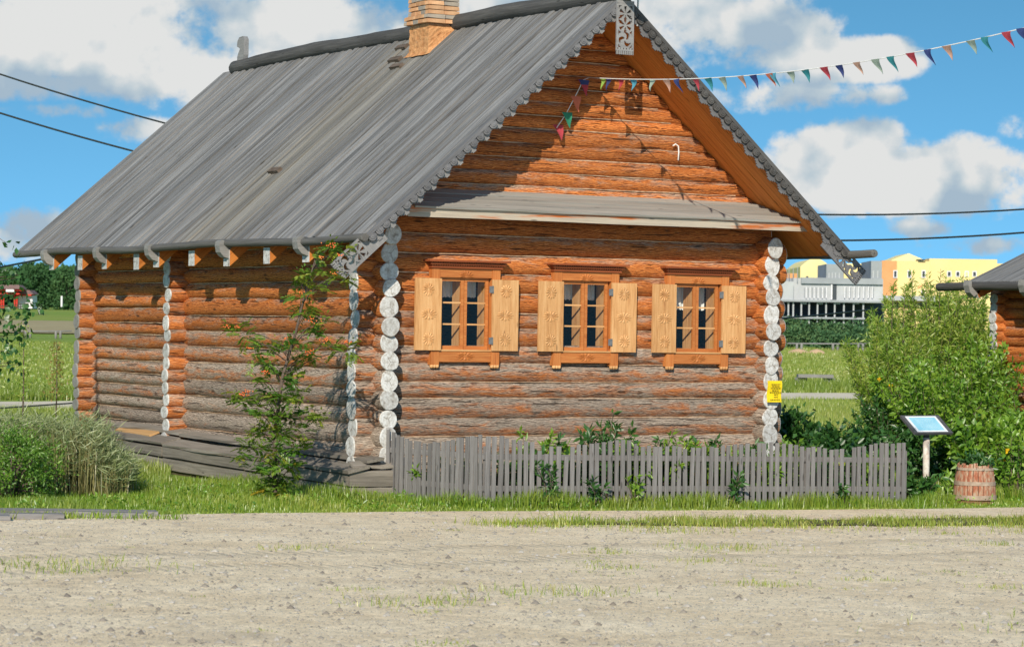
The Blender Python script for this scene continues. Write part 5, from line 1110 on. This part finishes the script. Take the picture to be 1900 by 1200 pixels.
# flowers in the tub
x, y = tp; gzz = float(ground_z(x, y)); n = 260; P_ = np.stack([x+rng.normal(0, 0.13, n), y+rng.normal(0, 0.13, n), gzz+0.57+np.abs(rng.normal(0, 0.09, n))], 1)
o = ob('tub_plant', leaves_mesh('tub_plant', P_, rdir(n, 0.6), rdir(n, 0.6), 0.10, 0.045, rng.uniform(0, 1, n), 'leaf_dark')); meta(o, 'dark green seedlings sprouting from the top of the tub', 'plant', None, 'stuff')
# dark bush at the left edge in front of the reeds
x, y = gpos(25, 34.8); bush('dark_bush', 'dark green bushy plant in front of the pale reeds', 'bush', x, y, 0.85, 0.72, 6000, 0.055, 0.02, 'leaf_mid', 60, 6, spread=0.12, upb=0.6, tone=(0, 0.6), shell=0.1)
# reed clump
rc = gpos(105, 36.6); gz = float(ground_z(*rc)); reeds = empty('reed_clump', (rc[0], rc[1], gz), 'pale green clump of tall feathery reeds left of the log house', 'reeds')
n = 5200; s_ = rng.uniform(-1.25, 1.0, n)+rng.normal(0, 0.06, n); q = rng.normal(0, 0.42, n); X = rc[0]+RH[0]*s_+FH[0]*q; Y = rc[1]+RH[1]*s_+FH[1]*q
edge = np.clip(np.minimum(s_+1.5, 1.12-s_)/0.5, 0.55, 1); hh = rng.uniform(0.72, 1.12, n)*edge
Pb = np.stack([X-rc[0], Y-rc[1], ground_z(X, Y)-gz], 1)
me = blades_mesh('stalks', Pb, hh, 0.012, rng.uniform(0.05, 0.35, n), rng.uniform(0, 0.7, n), 'reed_dry'); so_ = ob('stalks', me, reeds, Matrix.Translation((rc[0], rc[1], gz))); so_['kind'] = 'stuff'
m_ = 17000; idx = rng.integers(0, n, m_); t = rng.uniform(0.35, 1.0, m_); P_ = Pb[idx]+np.stack([rng.normal(0, 0.05, m_), rng.normal(0, 0.05, m_), hh[idx]*t], 1)
lv = ob('leaves', leaves_mesh('leaves', P_, unit(rdir(m_)*np.array([1, 1, 0.5])+np.array([0.25, 0.1, 0.45])), rdir(m_), rng.uniform(0.10, 0.24, m_), 0.014, np.clip(rng.uniform(0, 0.7, m_)+(t-0.6)*0.7, 0, 1), 'reed_leaf'), reeds, Matrix.Translation((rc[0], rc[1], gz))); lv['kind'] = 'stuff'
# ------------------------------------------------------------------ rowan sapling
def rowan():
    D0 = 36.4; base = at(513, 932, D0); gz = float(ground_z(base[0], base[1])); base = np.array([base[0], base[1], gz]); o0 = Vector(base)
    root = empty('rowan_tree', tuple(base), 'slim rowan sapling with orange berry clusters before the side wall', 'tree')
    spine = [(513, 940), (508, 880), (512, 800), (518, 740), (524, 700), (534, 665), (548, 620), (556, 585), (566, 545), (578, 505), (586, 478), (600, 458)]
    sp3 = np.array([at(u, v, D0+0.06*math.sin(i*1.7)) for i, (u, v) in enumerate(spine)]); vs = np.array([v for u, v in spine])
    rad = np.interp(np.arange(len(spine)), [0, 4, 11], [0.036, 0.024, 0.006])
    V, F = tube_v([p-base for p in sp3], list(rad), 8); ob('trunk', mesh('trunk', V, F, 'bark', smooth=True), root, Matrix.Translation(o0))
    tips = [(612, 460, 1), (632, 466, 1), (590, 468, .6), (572, 508, 1), (557, 512, 1), (600, 500, .8), (640, 520, 1), (618, 512, .7), (588, 540, .7), (560, 548, 1), (575, 580, 1), (592, 600, 1.2), (562, 570, 1), (580, 615, .8),
            (432, 612, 1), (452, 625, 1), (470, 640, .6), (500, 632, 1), (520, 640, 1.2), (540, 640, 1), (600, 640, 1), (625, 642, 1), (650, 648, 1.2), (575, 660, 1.1), (560, 668, 1),
            (478, 662, 1.2), (495, 676, 1.2), (512, 690, 1.2), (530, 700, 1), (485, 705, 1.2), (548, 690, .8), (440, 738, 1.1), (458, 745, 1), (478, 735, .8), (500, 740, 1.4), (525, 735, 1.4), (545, 745, 1.2), (560, 730, .8),
            (505, 770, 1.5), (530, 775, 1.4), (480, 765, 1), (590, 775, 1.1), (575, 765, .8), (500, 800, 1.5), (525, 808, 1.5), (550, 800, 1.2), (478, 800, .9), (555, 825, 1), (540, 835, 1.3), (510, 835, 1.6), (485, 835, 1.2), (460, 830, .9), (450, 845, .8),
            (500, 862, 1.6), (525, 865, 1.5), (550, 862, 1), (475, 870, 1.1), (510, 890, 1.3), (535, 895, 1.1), (495, 910, 1), (520, 915, 1)]
    LP, LD, LN, LT = [], [], [], []; tw = []; 
    for (u, v, w) in tips:
        tip = at(u, v, D0+rng.normal(0, 0.22)); vb = min(v+rng.uniform(15, 50), 935); k = [np.interp(vb, vs[::-1], sp3[::-1, i]) for i in range(3)]; k = np.array(k)
        mid = (k+tip)/2+np.array([0, 0, 0.06]); tw.append(tube_v([k-base, mid-base, tip-base], [0.009, 0.007, 0.004], 5))
        for _ in range(int(8*w)):
            dr = unit((rdir(1)*np.array([1, 1, 0.55])+np.array([0, 0, 0.12])))[0]; ln = rng.uniform(0.13, 0.21); o_ = tip+rng.normal(0, 0.035, 3)*np.array([1.3, 1.3, 0.9]); nz = unit(np.array([[0, 0, 1.0]])+rng.normal(0, 0.35, (1, 3)))[0]
            sd_ = np.cross(dr, nz); sd_ /= np.linalg.norm(sd_); tone = np.clip(rng.beta(1.5, 3.2)+(0.35 if (v > 790 and rng.random() < 0.28) else 0)+(0.1 if v < 680 else 0), 0, 1)
            for q in range(7):
                t = (q+1.0)/7.2; pos = o_+dr*ln*t+np.array([0, 0, -0.05*t*t])
                for sg in (-1, 1): LP.append(pos); LD.append(dr*0.45+sd_*sg+np.array([0, 0, -0.25])); LN.append(nz+rng.normal(0, 0.2, 3)); LT.append(tone+rng.normal(0, 0.06))
            LP.append(o_+dr*ln); LD.append(dr); LN.append(nz); LT.append(tone)
    LP = np.array(LP)-base; n = len(LP)
    ob('crown', leaves_mesh('crown', LP, np.array(LD), np.array(LN), rng.uniform(0.06, 0.09, n), 0.031, np.clip(LT, 0, 1), 'leaf_rowan'), root, Matrix.Translation(o0))
    V, F = merge(tw); ob('branches', mesh('branches', V, F, 'bark', smooth=True), root, Matrix.Translation(o0))
    sv = [(0, 0, 1), (1, 0, 0), (0, 1, 0), (-1, 0, 0), (0, -1, 0), (0, 0, -1)]; sf = [(0, 1, 2), (0, 2, 3), (0, 3, 4), (0, 4, 1), (5, 2, 1), (5, 3, 2), (5, 4, 3), (5, 1, 4)]
    for (u, v, s) in ((616, 456, 1.2), (596, 478, .8), (632, 473, .7), (557, 543, .7), (578, 592, 1.2), (572, 655, 1.3), (448, 732, .9), (460, 727, .9), (490, 690, .9), (420, 606, .7), (440, 608, .6), (620, 508, .7), (535, 626, .8), (606, 630, .9), (648, 634, .8), (463, 645, .6)):
        c = at(u, v, D0-0.22)-base; m_ = int(14*s); P_ = c+rng.normal(0, 0.030*s, (m_, 3))*np.array([1.3, 1.3, 0.6]); rr = 0.0125
        V = (P_[:, None, :]+np.array(sv)[None]*rr).reshape(-1, 3); T_ = (np.array(sf)[None]+6*np.arange(m_)[:, None, None]).reshape(-1, 3)
        bo = ob('berry_cluster', tri_mesh('berry_cluster', V, T_, np.repeat(rng.uniform(0, 1, m_), 6), 'berry_orange'), root, Matrix.Translation(o0)); bo['kind'] = 'stuff'
rowan()
# ------------------------------------------------------------------ birch reaching in at the left edge
def birch():
    D0 = 40.0; b = gpos(-95, D0); gz = float(ground_z(*b)); o0 = Vector((b[0], b[1], gz)); base = np.array(o0)
    root = empty('birch_tree', tuple(o0), 'leafy young tree whose green branches reach in at the left edge', 'tree')
    tr = [at(-95, 960, D0), at(-98, 700, D0), at(-90, 450, D0), at(-100, 150, D0)]; tr[0][2] = gz-0.1
    V, F = tube_v([p-base for p in tr], [0.09, 0.07, 0.05, 0.03], 9); ob('trunk', mesh('trunk', V, F, 'bark', smooth=True), root, Matrix.Translation(o0))
    ends = [(12, 452, 8), (-10, 500, 16), (20, 512, 12), (38, 515, 7), (62, 562, 9), (80, 566, 8), (42, 568, 9), (10, 545, 16), (-10, 580, 22), (20, 590, 15), (42, 590, 10), (30, 620, 12), (8, 625, 18), (-15, 660, 20), (10, 650, 14), (18, 672, 8), (4, 700, 6), (-40, 420, 30), (-60, 560, 40), (-50, 660, 35), (-120, 400, 40), (-150, 520, 50), (-140, 620, 40), (-110, 300, 40), (35, 510, 5), (40, 675, 3), (5, 505, 12), (25, 545, 6)]
    tw = []; PP = []; 
    for (u, v, c) in ends:
        e = at(u, v, D0+rng.normal(0, 0.25)); k = at(-96, v-60 if v < 500 else v+40, D0); tw.append(tube_v([k-base, (k+e)/2-base+np.array([0, 0, 0.10]), e-base], [0.014, 0.009, 0.003], 5)); PP.append(e+rng.normal(0, 0.09, (c, 3))*np.array([1.2, 1.2, 1]))
    P_ = np.concatenate(PP)-base; n = len(P_)
    ob('crown', leaves_mesh('crown', P_, unit(rdir(n)*0.7+np.array([0, 0, -0.7])), rdir(n), rng.uniform(0.085, 0.13, n), 0.08, rng.uniform(0, 1, n), 'leaf_birch', 0.12), root, Matrix.Translation(o0))
    V, F = merge(tw); ob('branches', mesh('branches', V, F, 'bark', smooth=True), root, Matrix.Translation(o0))
birch()
# thin saplings in the left meadow
for (u, vt, d, lb) in ((44, 600, 52, 'thin young sapling standing in the meadow beside the birch branches'), (106, 632, 60, 'small yellowing sapling standing alone in the meadow near the rear corner')):
    x, y = gpos(u, d); gz = float(ground_z(x, y)); topz = at(u, vt, d)[2]; h = topz-gz; root = empty('sapling', (x, y, gz), lb, 'sapling'); n = 260
    tube('trunk', [(x, y, gz-0.05), (x+0.02, y, gz+h*0.5), (x, y, topz)], [0.02, 0.014, 0.005], 'bark', root, 6)
    t = rng.uniform(0.38, 1, n); P_ = np.stack([rng.normal(0, 0.20, n)*(1.25-t), rng.normal(0, 0.20, n)*(1.25-t), h*t+rng.normal(0, 0.04, n)], 1)
    ob('crown', leaves_mesh('crown', P_, rdir(n, -0.2), rdir(n), 0.085, 0.035, rng.uniform(0, 1, n), 'leaf_dry' if u == 106 else 'leaf_willow'), root, Matrix.Translation((x, y, gz)))
# ------------------------------------------------------------------ far wood, far shrubs
n = 15000; u = rng.uniform(-260, 230, n); dd = rng.uniform(640, 700, n); prof = lambda u_: 497+5*np.sin(u_*0.07)+4*np.sin(u_*0.19+1)+3*np.sin(u_*0.41)
t = rng.uniform(0, 1, n)**0.8; P_ = np.empty((n, 3))
for i in range(n): P_[i] = at(u[i], 572-(572-prof(u[i]))*t[i], dd[i])
o = ob('forest', leaves_mesh('forest', P_, rdir(n), rdir(n), rng.uniform(0.9, 1.9, n), 1.0, np.clip(rng.uniform(0, 0.7, n)+0.4*np.sin(u*0.11), 0, 1), 'leaf_far')); meta(o, 'dark green wood along the far edge of the meadow', 'wood', None, 'stuff')
for (u_, vt, r_, lb) in ((122, 499, 1.9, 'round pale green tree at the near edge of the far wood'), (62, 503, 1.7, 'broad dark tree at the edge of the far wood above the pavilion')):
    d = 560; x, y = gpos(u_, d); gz = float(ground_z(x, y)); h = at(u_, vt, d)[2]-gz; bush('far_tree', lb, 'tree', x, y, h, r_*1.5, 2600, 0.7, 0.45, 'leaf_far', 40, 4, spread=0.7, tone=(0.3, 1) if u_ > 100 else (0, .5), taper=0.1)
FS = [(1462, 597, 2.0), (1490, 603, 1.7), (1518, 605, 1.6), (1546, 608, 1.8), (1575, 606, 1.7), (1603, 604, 1.8), (1632, 602, 2.0), (1530, 618, 1.2), (1475, 615, 1.2), (1590, 618, 1.2), (1660, 600, 2.0)]
for i, (u_, vt, r_) in enumerate(FS):
    d = 225-(12 if vt > 612 else 0); x, y = gpos(u_, d); gz = float(ground_z(x, y)); h = at(u_, vt, d)[2]-gz
    bush('far_shrub', 'rounded grey-green shrub in the row before the open colonnade', 'shrub', x, y, max(h, 0.8), r_*0.75, 1500, 0.30, 0.16, 'leaf_shrub_far', 30, 4, 'shrubs before the concrete building', spread=0.26, tone=(0, .6) if i % 2 else (0.3, 1), taper=0.1, shell=0.1)
for (u_, w_, lb) in ((1482, 0.9, 'low heap of pale orange sand at the foot of the shrubs'), (1516, 0.75, 'smaller heap of orange sand among the shrubs beyond the rail')):
    x, y = gpos(u_, 190); gz = float(ground_z(x, y)); V, F = lathe([(w_, 0), (w_*0.75, 0.18), (w_*0.4, 0.33), (0.02, 0.40)], 14); V = [(a*(1+0.15*math.sin(i)), b*(1+0.12*math.cos(i*2)), c-0.02) for i, (a, b, c) in enumerate(V)]
    o = ob('sand_heap', mesh('sand_heap', V, F, 'sand_pile', smooth=True), None, Matrix.Translation((x, y, gz))); meta(o, lb, 'heap')
# ------------------------------------------------------------------ grass
def house_free(X, Y): return ~((X > -0.72) & (X < 7.3) & (Y > -0.55) & (Y < 12))
pt_ = np.array(PATH_TOP)
def grass(name, n, X, Y, H, W, lean, tone, mat, label):
    P_ = np.stack([X, Y, ground_z(X, Y)], 1); o = ob(name, blades_mesh(name, P_, H, W, lean, tone, mat)); meta(o, label, 'grass', None, 'stuff')
def patch(X, Y, k, s): return 0.5+0.5*np.sin(X*k+1.3*np.sin(Y*k*0.8+s))*np.sin(Y*k*1.1+0.9*np.sin(X*k*0.7+s*2))
# strip before the house
n = 150000; X = rng.uniform(-11, 13, n); Y = rng.uniform(-4.4, 3.5, n); ytop = np.interp(X, pt_[:, 0], pt_[:, 1])
dist = Y-ytop; ok = (dist > -0.05+rng.normal(0, 0.05, n)) & house_free(X, Y) & ((Y < 0.3) | (X < -0.7) | (X > 7.3)); X, Y, dist = X[ok], Y[ok], dist[ok]; n = len(X)
pa = patch(X, Y, 1.9, 0.3); tall = np.clip(dist/0.8, 0.3, 1)*(0.6+0.8*pa); inside = (X > 0.5) & (X < 7.8) & (Y > -2.3)
near = np.exp(-np.abs(X+0.75)/0.35)*(Y > -0.6)*(X < -0.7)
grass('grass', n, X, Y, rng.uniform(0.035, 0.14, n)*tall*(1+0.9*near)*np.where(X > 8, 0.6, 1)+0.015, 0.011, rng.uniform(0.1, 0.7, n), np.clip(rng.beta(2, 2.6, n)*0.75+0.22*(patch(X, Y, 0.9, 2)-0.4)-0.12*near, 0, 1), 'grass_blade', 'bright green grass between the house and the sandy path')
# tufts along the foot of the fence and deck
n = 9000; X = rng.uniform(-1.6, 8.6, n); Y = np.interp(X, [-1.6, 0.4, 7.9, 8.6], [-1.1, -2.42, -2.50, -2.5])+rng.normal(0, 0.10, n)
grass('tall_grass', n, X, Y, rng.uniform(0.10, 0.34, n)*(0.5+0.6*patch(X, Y, 2.6, 1)), 0.011, rng.uniform(0.1, 0.6, n), rng.uniform(0, 0.6, n), 'grass_blade', 'taller green grass tufts along the foot of the picket fence')
# verge on the near side of the path
n = 42000; X = rng.uniform(-2.2, 14, n); Y = rng.uniform(-7.6, -4.4, n); v0 = np.array(VERGE[0]); v1 = np.array(VERGE[1]); yt = np.interp(X, v0[:, 0], v0[:, 1]); yb_ = np.interp(X, v1[:, 0], v1[:, 1])-0.15-0.35*patch(X, Y*0, 0.9, 2)
tuft = patch(X, Y, 2.2, 4); ok = (Y < yt+rng.normal(0, 0.08, n)) & (Y > yb_+rng.normal(0, 0.16, n)-rng.exponential(0.3, n)*(rng.uniform(0, 1, n) < 0.2)) & (rng.uniform(0, 1, n) < 0.3+tuft) & (X > -1.2+rng.normal(0, 0.3, n)); X, Y, tuft = X[ok], Y[ok], tuft[ok]; n = len(X)
grass('verge_grass', n, X, Y, rng.uniform(0.04, 0.15, n)*(0.4+0.9*tuft)*np.where(rng.uniform(0, 1, n) < 0.03, 1.9, 1.0), 0.010, rng.uniform(0.2, 0.9, n), np.clip(rng.beta(2, 2.4, n)+0.1, 0, 1), 'grass_blade', 'strip of short uneven grass on the near side of the sandy path')
# meadow left of the house, up to the rear path and beyond
def field(name, n, d0, d1, ua, ub, hh, ww, mat, label, tone=(0, 1), keep=None):
    d = d0+(d1-d0)*rng.uniform(0, 1, n)**1.0; u = rng.uniform(ua, ub, n); s = (u-950)/FPX*d; X = CAM[0]+FH[0]*d+RH[0]*s; Y = CAM[1]+FH[1]*d+RH[1]*s
    ok = house_free(X, Y)
    if keep is not None: ok &= keep(d, u)
    X, Y, d = X[ok], Y[ok], d[ok]; n = len(X)
    grass(name, n, X, Y, rng.uniform(hh[0], hh[1], n)*(0.6+0.7*patch(X, Y, 0.5, 1)), ww, rng.uniform(0.1, 0.6, n), np.clip(rng.uniform(tone[0], tone[1], n)*0.8+0.3*(patch(X, Y, 0.35, 5)-0.5), 0, 1), mat, label)
rear = lambda u: np.interp(u, [-300, 60, 400, 1000, 1530, 1900], [70, 74, 80, 90, 97, 100])
offpath = lambda d, u: (d < rear(u)-0.2) | (d > rear(u)+7.7)
field('meadow_grass', 42000, 38, 73, -40, 320, (0.06, 0.26), 0.014, 'meadow_blade', 'uneven meadow grass between the reeds and the rear path', (0, 1), offpath)
field('meadow_grass', 9000, 82, 92, -40, 190, (0.12, 0.4), 0.03, 'meadow_blade', 'tall green weeds along the far side of the rear path left of the house', (0, 0.5), offpath)
field('meadow_grass', 16000, 92, 190, -40, 190, (0.05, 0.16), 0.05, 'meadow_blade', 'open meadow grass running up to the far wood', (0.1, 0.9), offpath)
field('meadow_grass', 30000, 46, 98, 1420, 1960, (0.06, 0.25), 0.016, 'meadow_blade', 'yellowing meadow grass between the house and the rear path on the right', (0.3, 1), offpath)
field('meadow_grass', 26000, 105, 215, 1420, 1720, (0.08, 0.25), 0.05, 'meadow_blade', 'pale meadow grass below the low rail and shrubs', (0.3, 1), offpath)
field('meadow_grass', 6000, 104, 116, 1420, 1720, (0.2, 0.5), 0.04, 'meadow_blade', 'green tussocks along the far side of the rear path by the low bench', (0, 0.6), offpath)
field('tub_grass', 8000, 42.4, 46, 1670, 1960, (0.10, 0.35), 0.013, 'grass_blade', 'tall grass around the tub and the board post', (0, 0.9))
# tread marks of grass creeping between the boards
n = 700; X = rng.uniform(-9, -4.8, n); Y = np.interp(X, [-9, -4.8], [-3.6, -4.25])+rng.normal(0, 0.12, n)
grass('board_weeds', n, X, Y, rng.uniform(0.05, 0.15, n), 0.014, rng.uniform(0.2, 0.8, n), rng.uniform(0, 0.6, n), 'grass_blade', 'small weeds sprouting between the boardwalk planks')

# low broad-leaved weeds in the grass
n = 9000; X = rng.uniform(-9, 12, n); Y = rng.uniform(-3.2, 1.5, n); ytop = np.interp(X, pt_[:, 0], pt_[:, 1]); ok = (Y > ytop+0.08) & house_free(X, Y) & (patch(X, Y, 2.3, 7) > 0.55) & ((X < 0.0) | (Y < -2.35) | (X > 8)); X, Y = X[ok], Y[ok]; n = len(X)
P_ = np.stack([X, Y, ground_z(X, Y)+rng.uniform(0.02, 0.14, n)], 1); o = ob('ground_weeds', leaves_mesh('ground_weeds', P_, rdir(n, 0.4), rdir(n, 1.0), rng.uniform(0.04, 0.09, n), 0.035, rng.uniform(0, 1, n), 'leaf_mid')); meta(o, 'patches of low broad-leaved weeds in the grass before the house', 'weeds', None, 'stuff')
# scattered tufts and pebbles on the sandy ground
K = 420; tx = rng.uniform(-13, 9, K); ty = rng.uniform(-19, -5.6, K); keep_ = (patch(tx, ty, 0.55, 3) > 0.5) | (rng.uniform(0, 1, K) < 0.15); tx, ty = tx[keep_], ty[keep_]; K = len(tx); sz_ = rng.pareto(2.2, K)*0.06+0.03; pr = sz_**1.3; m_ = 13000; idx = rng.choice(K, m_, p=pr/pr.sum())
X = tx[idx]+rng.normal(0, 1, m_)*sz_[idx]*1.6; Y = ty[idx]+rng.normal(0, 1, m_)*sz_[idx]
grass('sand_tufts', m_, X, Y, rng.uniform(0.02, 0.09, m_)*np.clip(sz_[idx]*8, 0.5, 1.5), 0.008, rng.uniform(0.3, 1.0, m_), np.clip(rng.uniform(0.2, 1.0, m_), 0, 1), 'grass_blade', 'small grass tufts scattered over the sandy ground')
n = 45000; d = 17.5+20*rng.uniform(0, 1, n)**1.3; s_ = (rng.uniform(-30, 1930, n)-950)/FPX*d; X = CAM[0]+FH[0]*d+RH[0]*s_; Y = CAM[1]+FH[1]*d+RH[1]*s_; ok = Y < np.interp(X, pt_[:, 0], pt_[:, 1])-0.1; X, Y = X[ok], Y[ok]; n = len(X); sz = 0.005+rng.pareto(2.3, n)*0.0045; sz = np.minimum(sz, 0.04); P_ = np.stack([X, Y, ground_z(X, Y)+0.014], 1)
sv = np.array([(0, 0, 0.7), (1, 0, 0), (0, 1, 0), (-1, 0.2, 0), (0, -1, 0)]); V = P_[:, None, :]+sv[None]*sz[:, None, None]*rng.uniform(0.6, 1.3, (n, 5, 1)); T_ = (np.array([(0, 1, 2), (0, 2, 3), (0, 3, 4), (0, 4, 1)])[None]+5*np.arange(n)[:, None, None]).reshape(-1, 3)
o = ob('pebbles', tri_mesh('pebbles', V.reshape(-1, 3), T_, np.repeat(rng.uniform(0, 1, n), 5), 'pebble')); meta(o, 'small pebbles strewn over the sandy path', 'pebbles', None, 'stuff')
